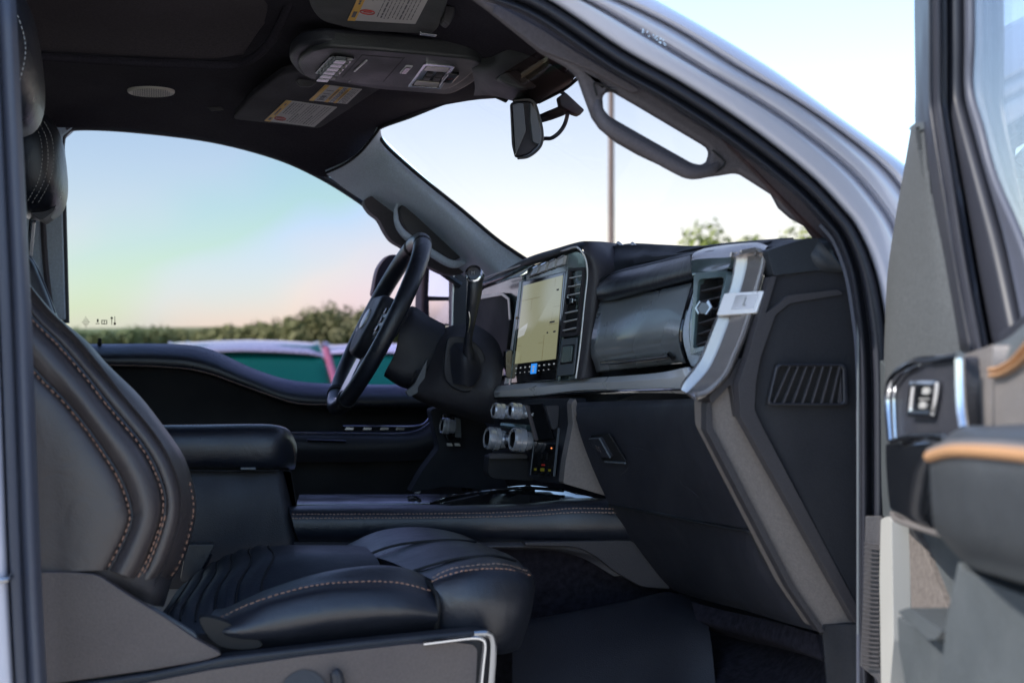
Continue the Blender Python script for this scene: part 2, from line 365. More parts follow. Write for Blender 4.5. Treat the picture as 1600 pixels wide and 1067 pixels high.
# ---- headliner: one moulded sheet from above the near seats to the far window
hl = [
 [(-60, -420, .12), (150, -420, .12), (400, -380, .12), (600, -260, .12), (720, -105, .12), (800, 5, .12), (880, 70, .12)],
 [(-60, -230, .40), (150, -220, .40), (400, -190, .40), (600, -120, .40), (700, -50, .42), (790, 25, .42), (880, 95, .42)],
 [(-60, -110, .62), (150, -90, .62), (400, -60, .62), (560, -30, .62), (690, 10, .64), (800, 50, .64), (880, 118, .66)],
 [(-60, -10, .90), (150, 0, .90), (350, 12, .90), (500, 50, .90), (640, 80, .90), (740, 110, .90), (820, 150, .90)],
 [(-60, 70, 1.20), (110, 80, 1.20), (280, 92, 1.20), (420, 108, 1.20), (545, 125, 1.20), (650, 148, 1.18), (735, 158, 1.16)],
 [(-60, 125, 1.42), (90, 132, 1.42), (230, 142, 1.42), (350, 158, 1.42), (470, 172, 1.42), (570, 178, 1.40), (640, 178, 1.36)],
 [(-60, 165, 1.56), (90, 168, 1.56), (220, 180, 1.56), (350, 200, 1.56), (460, 222, 1.56), (540, 222, 1.54), (590, 206, 1.50)],
 [(-60, 196, 1.63), (90, 200, 1.63), (210, 203, 1.63), (330, 219, 1.63), (430, 246, 1.63), (505, 277, 1.63), (572, 262, 1.60)],
]
head = grid('headliner', hl, 'head', T, th=.01, nu=6, nv=5, bev=.002)
# sunroof opening shade, a step above
sp = [(-60, 82), (50, 88), (200, 97), (300, 101), (370, 102), (400, 88), (425, 62), (445, 25), (462, -20), (480, -90), (200, -140), (-60, -140)]
grid('sunroof_shade', [[(u, v-18, 1.05) for u, v in ((-60, 93), (60, 97), (190, 105), (320, 110), (380, 104))],
                       [(u, v-24, .95) for u, v in ((-60, 50), (60, 54), (200, 62), (340, 66), (410, 66))],
                       [(u, v, .8) for u, v in ((-60, -25), (60, -20), (200, -10), (350, -5), (450, -5))],
                       [(u, v, .6) for u, v in ((-60, -130), (60, -120), (200, -110), (350, -100), (480, -90))]], 'head2', head, th=.006)
tube('sunroof_trim_edge', [(-60, 83, 1.04), (50, 88, 1.04), (200, 97, 1.04), (300, 101, 1.04), (365, 102, 1.04), (400, 88, .99), (425, 62, .93), (445, 25, .85), (462, -20, .76)], .008, 'head', head)
# round ceiling grille
gf = Face((200, 147, 1.34), (272, 149, 1.34), (272, 135, 1.24), (200, 133, 1.24))
g_ = gf.cyl('ceiling_grille', .5, .5, .046, .0, .005, 'lamp', head, n=40, prof=[(0, .044), (.004, .044), (.007, .041), (.005, .038)])
gf.boxes('grille_mesh', [(a/26, .5-.46*math.sqrt(max(0, 1-((a/26-.5)/.46)**2)), a/26+.012, .5+.46*math.sqrt(max(0, 1-((a/26-.5)/.46)**2)), .005, .0065) for a in range(3, 24)], 'taupe', g_)
plate('coat_clip', [(324, 168), (346, 167), (350, 172), (330, 174)], 1.44, .004, 'plastic2', T, bev=.001)
# ---- driver side: window surround, post, door
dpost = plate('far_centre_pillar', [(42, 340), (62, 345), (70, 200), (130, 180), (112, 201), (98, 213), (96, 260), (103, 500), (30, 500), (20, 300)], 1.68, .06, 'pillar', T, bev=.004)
tube('belt_guide', [(66, 325, 1.66), (72, 420, 1.66), (82, 500, 1.66)], .006, 'pillar2', dpost)
wr = [(103, 505), (97, 270), (96, 225), (103, 206), (125, 199), (210, 203), (330, 218), (430, 244), (500, 275), (560, 312), (600, 344), (640, 385), (690, 425), (720, 446)]
tube('window_seal', [(u, v, 1.69) for u, v in wr], .0075, 'rubber', T, n=6)
tube('headliner_edge', [(u, v-4, 1.655) for u, v in wr[3:10]], .003, 'plastic2', T, n=6)
# driver door
dd = grid('driver_door', [
 [(60, 535, 1.75), (150, 537, 1.75), (270, 537, 1.75), (330, 546, 1.75), (400, 577, 1.75), (465, 595, 1.75), (560, 600, 1.75), (700, 600, 1.75)],
 [(60, 542, 1.71), (150, 543, 1.71), (265, 544, 1.71), (325, 553, 1.71), (398, 584, 1.71), (465, 603, 1.71), (560, 606, 1.71), (700, 606, 1.71)],
 [(60, 556, 1.675), (150, 556, 1.675), (260, 557, 1.675), (322, 566, 1.675), (394, 594, 1.675), (460, 616, 1.675), (560, 620, 1.675), (700, 620, 1.675)],
 [(60, 570, 1.675), (150, 571, 1.675), (255, 573, 1.675), (318, 581, 1.675), (390, 606, 1.675), (460, 630, 1.675), (560, 635, 1.675), (700, 635, 1.675)],
 [(60, 574, 1.70), (150, 575, 1.70), (255, 577, 1.70), (316, 585, 1.70), (388, 610, 1.70), (460, 634, 1.70), (560, 639, 1.70), (700, 640, 1.70)],
], 'leather', T, th=.02, nu=5, nv=4)
stitch('stitching', [(160, 570, 1.672), (255, 573, 1.672), (318, 581, 1.672), (390, 606, 1.672), (460, 629, 1.672), (515, 632, 1.672)], 'thread', dd, L=.004, g=.0012, r=.0014, lift=.006)
grid('inner_panel', [[(60, 572, 1.71), (255, 572, 1.71), (390, 600, 1.71), (560, 630, 1.71), (760, 640, 1.71)],
                     [(60, 660, 1.73), (255, 660, 1.73), (390, 665, 1.73), (560, 665, 1.73), (760, 665, 1.73)],
                     [(60, 760, 1.70), (255, 760, 1.70), (390, 760, 1.70), (560, 760, 1.70), (760, 760, 1.70)],
                     [(60, 900, 1.68), (255, 900, 1.68), (390, 900, 1.68), (560, 900, 1.68), (760, 900, 1.68)]], 'black', dd, th=.01)
grid('armrest', [[(380, 676, 1.66), (450, 674, 1.66), (560, 672, 1.66), (640, 672, 1.66), (672, 655, 1.66), (690, 632, 1.66)],
                 [(380, 680, 1.60), (450, 680, 1.60), (560, 681, 1.60), (645, 680, 1.60), (680, 664, 1.60), (700, 640, 1.60)],
                 [(380, 700, 1.585), (450, 700, 1.585), (560, 700, 1.585), (640, 697, 1.585), (690, 685, 1.585), (712, 670, 1.585)],
                 [(380, 722, 1.60), (450, 722, 1.60), (560, 722, 1.60), (640, 720, 1.60), (680, 715, 1.60), (700, 710, 1.60)]], 'plastic', dd, th=.01)
tube('chrome_strip', [(536, 666, 1.62), (600, 666, 1.62), (655, 665, 1.62), (672, 652, 1.62), (684, 642, 1.62)], .002, 'chrome', dd)
tube('trim_line', [(445, 676, 1.605), (560, 677, 1.605), (640, 676, 1.605), (672, 660, 1.605), (688, 640, 1.605)], .0016, 'chrome2', dd)
for u in (545, 573, 600, 625):
    plate('window_switch', [(u-7, 672), (u+7, 672), (u+9, 668), (u-4, 667)], 1.62, .02, 'chrome2', dd, bev=.001)
tube('door_handle', [(480, 688, 1.57), (540, 690, 1.57)], .003, 'piano', dd)
plate('lock_button', [(153, 528), (158, 528), (159, 538), (152, 538)], 1.735, .01, 'black', dd, bev=.001)
plate('window_glass', [(90, 180), (240, 190), (430, 232), (560, 300), (640, 380), (720, 440), (720, 615), (90, 600)], 1.745, .004, 'dglass', T, bev=0)
# etched marks in the corner of the far window
gfc = Face((120, 514, 1.738), (184, 514, 1.738), (184, 488, 1.738), (120, 488, 1.738))
L = []
for k in range(7):
    a = .5-.5*abs(k-3)/3.5; L.append((.22-a*.2, .1+k*.1, .22+a*.2, .13+k*.1, 0, .0006))
L += [(.46, .3, .56, .34, 0, .0006), (.49, .4, .53, .6, 0, .0006), (.6, .28, .74, .32, 0, .0006), (.6, .5, .74, .54, 0, .0006), (.6, .28, .62, .54, 0, .0006), (.72, .28, .74, .54, 0, .0006), (.66, .28, .68, .54, 0, .0006)]
gfc.boxes('glass_etching', L, 'taupe', T)
gfc.boxes('glass_arrow_marks', [(.845, .25, .86, .75, 0, .001), (.825, .6, .88, .7, 0, .001), (.92, .25, .935, .75, 0, .001), (.90, .25, .955, .38, 0, .001)], 'black', T)
# ---- driver side windscreen pillar with its grab handle
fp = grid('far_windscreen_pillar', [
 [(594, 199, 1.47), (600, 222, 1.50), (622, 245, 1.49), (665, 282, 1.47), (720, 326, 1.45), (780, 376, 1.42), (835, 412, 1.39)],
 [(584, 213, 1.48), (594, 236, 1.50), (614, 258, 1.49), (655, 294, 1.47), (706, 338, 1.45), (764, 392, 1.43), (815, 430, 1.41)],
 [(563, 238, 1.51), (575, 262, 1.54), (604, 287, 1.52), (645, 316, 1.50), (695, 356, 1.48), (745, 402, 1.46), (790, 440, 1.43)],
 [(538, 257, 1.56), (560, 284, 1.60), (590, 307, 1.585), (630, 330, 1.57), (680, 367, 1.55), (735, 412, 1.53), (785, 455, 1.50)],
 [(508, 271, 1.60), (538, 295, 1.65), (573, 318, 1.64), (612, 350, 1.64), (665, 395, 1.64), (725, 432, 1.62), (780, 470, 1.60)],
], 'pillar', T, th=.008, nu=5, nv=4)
bump_o = [(570, 312), (577, 330), (592, 343), (603, 363), (614, 377), (632, 388), (655, 408), (671, 417), (691, 427), (706, 430), (721, 428), (738, 415), (748, 404), (734, 392), (700, 350), (650, 312), (622, 298), (600, 300)]
rec = [(624, 318), (632, 318), (655, 330), (690, 356), (728, 388), (731, 394), (727, 404), (716, 410), (704, 409), (680, 396), (638, 371), (626, 352), (620, 334)]
plate('shaded_handle_surround', bump_o, 1.60, .05, 'pillar2', fp, bev=.010, sm=4)  # darker trim colour paints the shade on its downward face
plate('pocket_shade_plate', [(626, 322), (634, 321), (656, 333), (690, 359), (724, 390), (722, 400), (712, 406), (704, 405), (680, 392), (642, 367), (630, 350), (624, 334)], 1.545, .03, 'plastic', fp, bev=.006, sm=3)  # dark plate in front of the pillar, painted as the recess shade
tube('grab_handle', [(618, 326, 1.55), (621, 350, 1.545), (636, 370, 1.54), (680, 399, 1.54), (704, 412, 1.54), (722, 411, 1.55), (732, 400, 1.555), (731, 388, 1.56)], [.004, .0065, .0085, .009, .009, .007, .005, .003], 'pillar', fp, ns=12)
tube('pocket_upper_lip', [(618, 326, 1.55), (624, 316, 1.555), (634, 314, 1.555), (656, 326, 1.55), (692, 352, 1.55), (728, 385, 1.555)], .0035, 'pillar', fp)
tube('pillar_seam', [(508, 271, 1.595), (538, 257, 1.555), (563, 238, 1.505), (584, 213, 1.475), (594, 199, 1.465)], .003, 'black', fp)
tube('windscreen_edge', [(735, 148, 1.12), (690, 163, 1.26), (640, 183, 1.38), (598, 198, 1.46), (591, 206, 1.49), (600, 224, 1.49), (622, 246, 1.48), (665, 283, 1.46), (720, 327, 1.44), (780, 377, 1.41), (835, 414, 1.38)], .004, 'black', T, n=6)
# front header cushion of the headliner
grid('windscreen_header', [
 [(590, 203, 1.49), (640, 180, 1.36), (700, 163, 1.22), (740, 153, 1.12), (790, 152, .98), (830, 162, .90), (880, 130, .76), (905, 110, .62)],
 [(560, 180, 1.49), (630, 155, 1.36), (690, 140, 1.22), (735, 128, 1.12), (790, 122, .98), (820, 110, .90), (850, 95, .76), (880, 80, .62)],
 [(500, 165, 1.47), (590, 138, 1.34), (650, 118, 1.20), (700, 100, 1.08), (750, 92, .96), (790, 82, .86), (810, 70, .72), (840, 52, .56)],
], 'head', head, th=.012, nu=6, nv=5, bev=.002)
# ---- near windscreen pillar trim with the grab handle loop
npo = [(650, -70), (769, 18), (847, 81), (886, 102), (904, 117), (914, 145), (928, 183), (940, 200), (965, 221), (1000, 241), (1058, 268), (1070, 276), (1090, 279), (1125, 274), (1156, 269), (1180, 284), (1210, 303), (1222, 325), (1240, 341), (1262, 353), (1276, 372), (1300, 408), (1325, 470), (1345, 520), (1368, 520), (1366, 455), (1345, 395), (1312, 350), (1240, 290), (1150, 226), (1060, 168), (1000, 128), (910, 72), (840, 30), (770, -22), (700, -80)]
hole = [(944, 150), (950, 143), (960, 142), (1000, 165), (1108, 229), (1112, 238), (1108, 252), (1098, 257), (1084, 254), (1020, 218), (955, 181), (945, 170)]
npi = plate('near_windscreen_pillar', npo, .085, .018, 'pillar2', T, bev=.007, holes=[hole], hr=5)
npi.data.set_sharp_from_angle(angle=R(30))
tube('grab_handle', [(934, 158, .088), (935, 174, .084), (945, 192, .08), (963, 207, .079), (1008, 233, .079), (1062, 263, .079), (1084, 270, .08), (1110, 266, .084), (1122, 256, .088)], [.004, .007, .0085, .0088, .0088, .0088, .0085, .007, .004], 'pillar2', npi, ns=14, n=6)
tube('handle_seam', [(933, 150, .083), (928, 133, .083), (932, 130, .083), (942, 134, .083), (965, 146, .083)], .0012, 'black', npi)
tube('handle_end_seam', [(1113, 235, .083), (1128, 248, .083), (1132, 256, .083), (1120, 268, .083), (1098, 273, .082)], .0012, 'black', npi)
plate('pillar_cap', [(770, 20), (778, 8), (850, 48), (905, 84), (1000, 140), (990, 146), (925, 110), (847, 79)], .078, .01, 'pillar2', npi, bev=.003, r=6)
# ---- windscreen glass
grid('windscreen_glass', [[(570, 188, 1.56), (735, 140, 1.14), (880, 60, .12)], [(690, 300, 1.50), (880, 260, 1.0), (1090, 190, .09)], [(850, 430, 1.45), (1040, 420, .95), (1300, 392, .07)]], 'wind', T, th=.004, bev=0)
# dotted ceramic band at the glass edge
gb = Face((868, 92, .58), (903, 116, .54), (905, 108, .54), (872, 84, .58))
gb.boxes('ceramic_dot_band', [(i/22, .1, i/22+.02, .9, 0, .001) for i in range(22)], 'white', npi)
# ---- visors
vp = Pl((362, 188, 1.42), (500, 201, 1.40), (603, 134, 1.06))
dv = vp.poly('sun_visor', [(362, 187), (500, 202), (552, 168), (605, 133), (545, 128), (470, 112), (440, 116), (395, 150)], -.016, 0, 'visord', T, bev=.005, r=9)
dv['label'] = 'flat driver side sun visor with two warning labels'
def warn(name, f, parent, kind=0):
    p = f.box(name, 0, 0, 1, 1, .0005, .0012, 'label', parent, bev=0, r=.002)
    r_ = random.Random(3+kind); L = []; B = []
    if kind == 0:
        f.box('label_header', 0, .0, .115, 1, .0014, .0018, 'yellow', p, bev=0)
        f.boxes('header_print', [(.03, .08, .085, .2, .002, .0022)]+[(.045, b, .075, b+.035, .002, .0022) for b in [.3+.045*i for i in range(13)] if int(b*100) % 5], 'ink', p)
        for k in range(14):
            a = .17+k*.056
            b = .95 if k not in (5, 10) else .5
            st = .08 if a > .36 else .42
            bold = k in (0, 5, 10)
            while b > st+.02:
                l = r_.uniform(.03, .10); B.append((a, max(st, b-l), a+(.022 if bold else .012), b, .0014, .0017)); b -= l+.02
        f.boxes('label_print', B, 'ink', p)
        c = f.p(.23, .2, .002); ring = [c+f.ux*math.cos(q)*.011+f.uy*math.sin(q)*.011 for q in [2*math.pi*i/20 for i in range(20)]]
        v, fs = tubev(ring, .0009, 5, True); make('warning_ring', v, fs, 'red', p)
        f.boxes('warning_slash', [(.17, .19, .29, .215, .0016, .002)], 'red', p)
    else:
        f.box('label_header', 0, 0, .12, 1, .0014, .0018, 'yellow', p, bev=0)
        f.box('label_band', .40, 0, .50, 1, .0014, .0018, 'yellow', p, bev=0); f.box('label_band', .64, 0, .72, 1, .0014, .0018, 'yellow', p, bev=0)
        for k in range(4): B.append((.16, .1+.2*k, .36, .12+.2*k, .0014, .0017)); B.append((.2+.03*k, .12, .215+.03*k, .4, .0014, .0017))
        for a in (.53, .57, .61, .76, .81, .86, .91):
            b = .95
            while b > .1: l = r_.uniform(.06, .16); B.append((a, max(.05, b-l), a+.014, b, .0014, .0017)); b -= l+.04
        B += [(.43, .2, .46, .85, .002, .0024), (.67, .2, .69, .85, .002, .0024)]
        f.boxes('label_print', B, 'ink', p)
    return p
warn('warning_label', vp.face((413, 188), (491, 198), (527, 167), (447, 156)), dv)
warn('warning_label', vp.face((483, 156), (542, 162), (566, 139), (508, 132)), dv, 1)
vq = Pl((482, 10, .66), (680, 54, .72), (705, -60, .36))
nv_ = vq.poly('sun_visor', [(476, -70), (482, 8), (498, 33), (560, 49), (680, 55), (692, 30), (722, -80)], -.018, 0, 'visor', T, bev=.006, r=14)
nv_['label'] = 'near passenger side sun visor cut by the top of the frame'
warn('warning_label', vq.face((543, 31), (649, 37), (690, -42), (580, -50)), nv_)
plate('visor_clip', [(656, 49), (684, 53), (683, 56), (658, 53)], .69, .012, 'chrome2', nv_, bev=.001)
plate('visor_pivot', [(696, 8), (712, 10), (710, 26), (702, 40), (692, 34)], .62, .03, 'plastic2', nv_, bev=.003)
# ---- overhead console
oc = Face((478, 128, 1.02), (745, 153, 1.0), (756, 98, .78), (508, 76, .80))
op = Pl((478, 126, 1.02), (700, 143, 1.01), (735, 93, .80))
ocm = op.poly('overhead_console', [(462, 100), (478, 124), (590, 135), (648, 140), (700, 142), (722, 130), (757, 100), (735, 92), (600, 80), (512, 74), (480, 82)], -.03, 0, 'conp', T, bev=.006, r=12)
op.poly('console_skirt', [(448, 92), (468, 120), (590, 141), (705, 150), (740, 132), (779, 98), (735, 86), (600, 73), (505, 66), (466, 72)], -.034, -.008, 'plastic', ocm, bev=.008, r=14)
of = op.face((480, 118), (700, 138), (735, 97), (515, 80))
k_ = of.box('switch_bank', .03, .15, .2, .85, .0, .003, 'piano', ocm, bev=.002, r=.004)
for i in range(6):
    s0 = .05+i*.15
    b_ = of.poly('rocker_switch', [(.055, s0), (.135, s0), (.135, s0+.11), (.055, s0+.11)], .003, .012, 'chrome2', ocm, bev=.0012)
of.boxes('bank_teeth', [(.15, .05+i*.15, .185, .10+i*.15, .003, .006) for i in range(6)], 'white', k_)  # small white teeth along the switch bank
of.boxes('panel_seams', [(.235, .05, .239, .95, .0, .0004), (.53, .02, .534, .98, .0, .0004), (.235, .94, .53, .95, 0, .0004)], 'black', ocm)
of.poly('holder_release', [(.27, .35), (.285, .35), (.30, .8), (.285, .8)], 0, .003, 'strip', ocm, bev=.001)
of.box('small_button', .585, .42, .635, .72, 0, .002, 'strip', ocm, bev=.0008, r=.002)
of.box('button_face', .592, .46, .628, .68, .0022, .0035, 'piano', ocm, bev=.0005)
lf = op.face((637, 133), (688, 137), (711, 101), (663, 97))
lb = lf.poly('map_light_bezel', [(0, 0), (1, 0), (1, 1), (0, 1)], 0, .004, 'chrome', ocm, bev=.001, r=.006, holes=[[(.08, .06), (.92, .06), (.92, .94), (.08, .94)]], hr=.005)
lf.box('map_light_panel', .06, .04, .94, .96, 0, .002, 'piano', ocm, bev=.0004)
lf.box('map_light', .14, .74, .86, .9, .002, .004, 'lens', ocm, bev=.001, r=.003)
lf.box('map_light', .14, .1, .86, .27, .002, .004, 'lens', ocm, bev=.001, r=.003)
lf.boxes('map_light_switches', [(.3, .36, .48, .5, .002, .005), (.6, .36, .8, .5, .002, .005), (.3, .54, .48, .66, .002, .005), (.6, .54, .8, .66, .002, .005)], 'plastic2', ocm, bev=.0005)
of.box('emergency_button', .905, .3, .985, .62, -.004, .006, 'piano', ocm, bev=.002, r=.003)
text('emergency_print', 'SOS', of, .945, .47, .006, 'red', ocm, h=.0065, rot=.6)
of.box('telltale', .3, -.08, .31, -.04, .0, .002, 'white', ocm, bev=0)
plate('garage_button_pad', [(462, 127), (468, 122), (492, 124), (496, 128), (486, 136), (468, 135)], 1.09, .01, 'plastic2', T, bev=.002, r=4)
# ---- sensor shroud on the windscreen and the inner mirror
sh = grid('sensor_shroud', [
 [(735, 92, .84), (765, 90, .80), (790, 80, .74), (830, 74, .70), (860, 86, .66), (886, 100, .64)],
 [(738, 112, .86), (765, 108, .80), (800, 95, .74), (840, 94, .69), (875, 106, .64), (898, 118, .62)],
 [(742, 136, .92), (770, 132, .84), (805, 132, .78), (845, 138, .74), (880, 128, .66), (896, 124, .63)],
 [(740, 150, .96), (768, 150, .90), (800, 158, .86), (832, 166, .83), (858, 150, .76), (890, 134, .68)],
], 'conp', T, th=.006, nu=5, nv=4)
plate('camera_bulge', [(780, 118), (800, 111), (825, 114), (838, 128), (836, 137), (812, 138), (785, 128)], .745, .02, 'conp', sh, bev=.006, sm=4)
plate('shroud_vent', [(756, 144), (772, 140), (798, 152), (792, 160)], .93, .01, 'black', sh, bev=.001)
tube('glass_gasket', [(842, 160, .80), (862, 150, .76), (884, 138, .70), (901, 124, .64)], .003, 'black', sh)
mr = plate('rear_view_mirror', [(800, 162), (803, 158), (830, 158), (838, 176), (845, 207), (843, 226), (828, 241), (808, 246), (803, 226)], .78, .02, 'plastic', T, bev=.005, r=5)
grid('mirror_shell', [[(801, 160, .775), (830, 159, .775), (840, 180, .775), (846, 208, .775), (843, 228, .775), (826, 243, .775), (808, 246, .775)],
                      [(802, 160, 1.0), (824, 159, 1.0), (832, 180, 1.0), (837, 208, 1.0), (834, 226, 1.0), (820, 238, 1.0), (808, 241, 1.0)]], 'conp', mr, th=.004)
plate('mirror_bezel', [(801, 162), (818, 161), (822, 205), (806, 243)], .772, .012, 'piano', mr, bev=.003, r=3)
grid('mirror_glass', [[(802, 163, .78), (804, 163, 1.0)], [(808, 244, .78), (809, 240, 1.0)]], 'piano', mr, th=.002)  # gloss black colour stands for the dark cabin reflected in this glass
plate('mirror_lit_facet', [(829, 160), (838, 176), (845, 207), (843, 226), (833, 222), (829, 190)], .771, .01, 'grey', mr, bev=.003, r=3)  # lighter grey paints the light caught by the back of the shell
tube('mirror_arm', [(838, 188, .85), (858, 181, .83), (878, 173, .81), (884, 168, .80)], [.007, .0085, .009, .006], 'plastic', mr, ns=12)
plate('mirror_mount', [(873, 152), (884, 144), (914, 172), (906, 181), (896, 178), (876, 166)], .78, .02, 'plastic', mr, bev=.003, r=3)
tube('mirror_cable', [(868, 140, .79), (882, 148, .79), (888, 165, .79), (884, 190, .79), (875, 206, .79), (862, 216, .80), (850, 217, .83), (844, 222, .84)], .0035, 'rubber', mr, n=8)
# ---- outer mirror behind the driver's window
omr = plate('door_mirror', [(664, 408), (708, 408), (712, 430), (708, 508), (664, 512), (658, 480), (660, 430)], 2.045, .10, 'black', T, bev=.01, r=6)
f2 = Face((670, 463, 2.03), (703, 464, 1.955), (704, 424, 1.955), (672, 418, 2.03))
f2.box('mirror_glass', 0, 0, 1, 1, 0, .002, 'chrome', omr, bev=0, r=.003)
f3 = Face((672, 505, 2.03), (704, 506, 1.955), (704, 470, 1.955), (671, 470, 2.03))
f3.box('spotter_glass', 0, 0, 1, 1, 0, .002, 'chrome', omr, bev=0, r=.003)
plate('mirror_housing', [(584, 448), (590, 420), (602, 403), (612, 398), (622, 402), (610, 430), (596, 462), (583, 462)], 1.93, .05, 'plastic', omr, bev=.008, sm=3)
plate('quarter_post', [(706, 400), (760, 402), (765, 430), (762, 540), (706, 520)], 1.70, .04, 'rubber', T, bev=.003)
tube('quarter_glass_edge', [(709, 428, 1.695), (707, 470, 1.695), (706, 520, 1.695)], .0022, 'strip', T)

r_ = random.Random(5)
for k in range(16):
    u = 1004+r_.uniform(0, 36); v = 48+(u-1004)*.55+r_.uniform(-4, 4)
    plate('stone_chip', [(u-1.2, v), (u, v-1), (u+1.4, v+.3), (u+.2, v+1.3)], -.026, .002, 'chrome', door_frame, bev=0)
# ================================================================ dashboard
dash = grid('dashboard', [   # top roll of the dash from the far side to the near end
 [(735, 452, 1.48), (800, 436, 1.20), (880, 402, .92), (960, 384, .80), (1040, 384, .62), (1100, 384, .48), (1180, 378, .28), (1245, 374, .14), (1278, 373, .06)],
 [(735, 455, 1.48), (800, 446, 1.20), (880, 412, .90), (965, 392, .78), (1045, 394, .58), (1110, 388, .42), (1190, 382, .24), (1250, 378, .10), (1286, 382, .05)],
 [(735, 500, 1.46), (800, 480, 1.18), (880, 440, .84), (975, 416, .70), (1050, 402, .52), (1120, 392, .36), (1195, 386, .19), (1255, 392, .075), (1300, 400, .05)],
 [(735, 600, 1.44), (800, 560, 1.16), (890, 520, .84), (990, 480, .72), (1070, 430, .56), (1130, 410, .40), (1200, 405, .20), (1262, 408, .07), (1316, 420, .052)],
 [(735, 700, 1.40), (800, 650, 1.16), (890, 640, .84), (980, 620, .74), (1060, 580, .60), (1130, 520, .42), (1190, 440, .22), (1262, 424, .08), (1314, 426, .06)],
], 'soft', T, th=.01, nu=5, nv=4)
# side end of the dash behind the door seal
ep = grid('end_panel', [
 [(1209, 431, .068), (1240, 427, .066), (1280, 422, .066), (1318, 417, .066), (1345, 415, .066)],
 [(1198, 470, .068), (1235, 470, .066), (1280, 470, .066), (1320, 470, .066), (1350, 470, .066)],
 [(1184, 530, .070), (1226, 530, .066), (1280, 530, .066), (1322, 530, .066), (1352, 530, .066)],
 [(1180, 620, .072), (1230, 610, .066), (1280, 610, .066), (1326, 610, .066), (1356, 610, .066)],
 [(1186, 665, .072), (1230, 690, .066), (1285, 700, .066), (1330, 700, .066), (1358, 700, .066)],
 [(1240, 770, .072), (1262, 790, .066), (1295, 800, .066), (1332, 800, .066), (1362, 800, .066)],
 [(1336, 950, .072), (1340, 950, .066), (1346, 950, .066), (1352, 950, .066), (1370, 950, .066)],
], 'blue', T, th=.01, nu=5, nv=5)
ep.name = 'dash_end_panel'
plate('dash_end_cap', [(1198, 392), (1225, 383), (1262, 372), (1278, 372), (1300, 395), (1316, 418), (1260, 425), (1209, 431)], .062, .03, 'soft', T, bev=.006, r=4)
plate('end_panel_fillet', [(1203, 432), (1214, 431), (1200, 478), (1196, 490), (1222, 470), (1230, 462), (1310, 452), (1318, 460), (1234, 474), (1212, 492), (1188, 560), (1181, 600), (1179, 640), (1192, 668), (1338, 944), (1338, 975), (1157, 651), (1154, 600), (1168, 560)], .063, .02, 'plastic2', ep, bev=.004, r=4)
sv = Face((1197, 633, .060), (1324, 634, .060), (1321, 568, .060), (1212, 568, .060))
svm = sv.poly('side_vent', [(0, 0), (1, 0), (1, 1), (0, 1)], -.002, .004, 'plastic', T, bev=.002, r=.007, holes=[[(.03, .06), (.94, .06), (.94, .93), (.05, .93)]], hr=.006)
sv.box('vent_cavity', .0, .0, 1, 1, -.004, -.0028, 'black', svm, bev=0)
for i in range(7):
    a = .07+i*.118
    sv.poly('vent_slat', [(a, .06), (a+.026, .06), (a+.026+.12, .94), (a+.12, .94)], -.002, .003, 'plastic2', svm, bev=.0006)
sv.poly('vent_blank', [(.88, .07), (.93, .07), (.93, .92), (.94, .92)], -.002, .002, 'plastic2', svm, bev=.001)
# ---- glovebox and lower panels, facing the seat
gb_ = grid('glovebox', [
 [(902, 628, .69), (960, 626, .58), (1030, 624, .42), (1090, 622, .24), (1106, 622, .19)],
 [(900, 640, .675), (960, 640, .565), (1030, 638, .405), (1092, 640, .225), (1108, 642, .18)],
 [(904, 672, .665), (966, 674, .555), (1036, 676, .395), (1100, 680, .215), (1116, 682, .175)],
 [(925, 730, .66), (985, 735, .55), (1056, 742, .39), (1120, 752, .21), (1138, 755, .17)],
 [(950, 786, .655), (1010, 797, .545), (1082, 811, .385), (1150, 824, .205), (1172, 829, .165)],
], 'plastic', T, th=.012, nu=6, nv=5, mu='c')
plate('glovebox_edge', [(1094, 640), (1108, 628), (1112, 666), (1182, 826), (1168, 824), (1101, 680)], .172, .012, 'plastic2', gb_, bev=.003, r=3)
lat = Face((944, 716, .612), (977, 718, .550), (954, 680, .570), (928, 682, .618))
lt = lat.poly('latch_pocket', [(-.08, -.1), (1.05, -.1), (1.05, 1.1), (-.08, 1.1)], .0, .003, 'black', gb_, bev=.001, r=.003)
lat.poly('latch_handle', [(.0, .15), (.62, .15), (.62, 1.0), (.0, 1.0)], .003, .010, 'plastic', gb_, bev=.0015, r=.002)
lat.boxes('latch_edges', [(.61, .15, .64, 1.0, .008, .0108), (0, .98, .62, 1.01, .009, .0108), (.1, -.12, 1.05, -.05, .003, .006)], 'grey', gb_, bev=.0005)
lat.boxes('latch_print', [(.2, .45, .24, .7, .0102, .0105), (.3, .4, .34, .65, .0102, .0105)], 'taupe', gb_)
# light scuffs left by shoes on the lid
def scuff(name, pts, r, par): tube(name, pts, r, 'taupe', par, ns=4)
for pts in ([(983, 698, .535), (1000, 701, .50), (1010, 704, .475), (1024, 709, .44)], [(968, 744, .565), (978, 736, .55), (981, 731, .545)], [(1062, 750, .365), (1070, 762, .35)], [(1072, 760, .34), (1082, 768, .325), (1092, 777, .30)]):
    Q = [W(*p) for p in pts]; 
    v, f = tubev([q+(CAM-q).normalized()*.012 for q in Q], [.0002]+[.0005]*(len(Q)-2)+[.0002], 4); make('scuff_mark', v, f, 'plastic2', gb_)
lp = grid('lower_knee_panel', [
 [(952, 789, .665), (1010, 800, .56), (1082, 814, .40), (1150, 827, .22), (1176, 834, .175)],
 [(985, 840, .665), (1045, 855, .56), (1110, 875, .40), (1170, 890, .22), (1205, 890, .17)],
 [(1030, 900, .67), (1085, 918, .56), (1140, 930, .40), (1205, 948, .22), (1250, 950, .165)],
 [(1052, 922, .67), (1110, 940, .56), (1165, 954, .40), (1230, 974, .22), (1284, 988, .16)],
], 'plastic', T, th=.012, nu=6, nv=5)
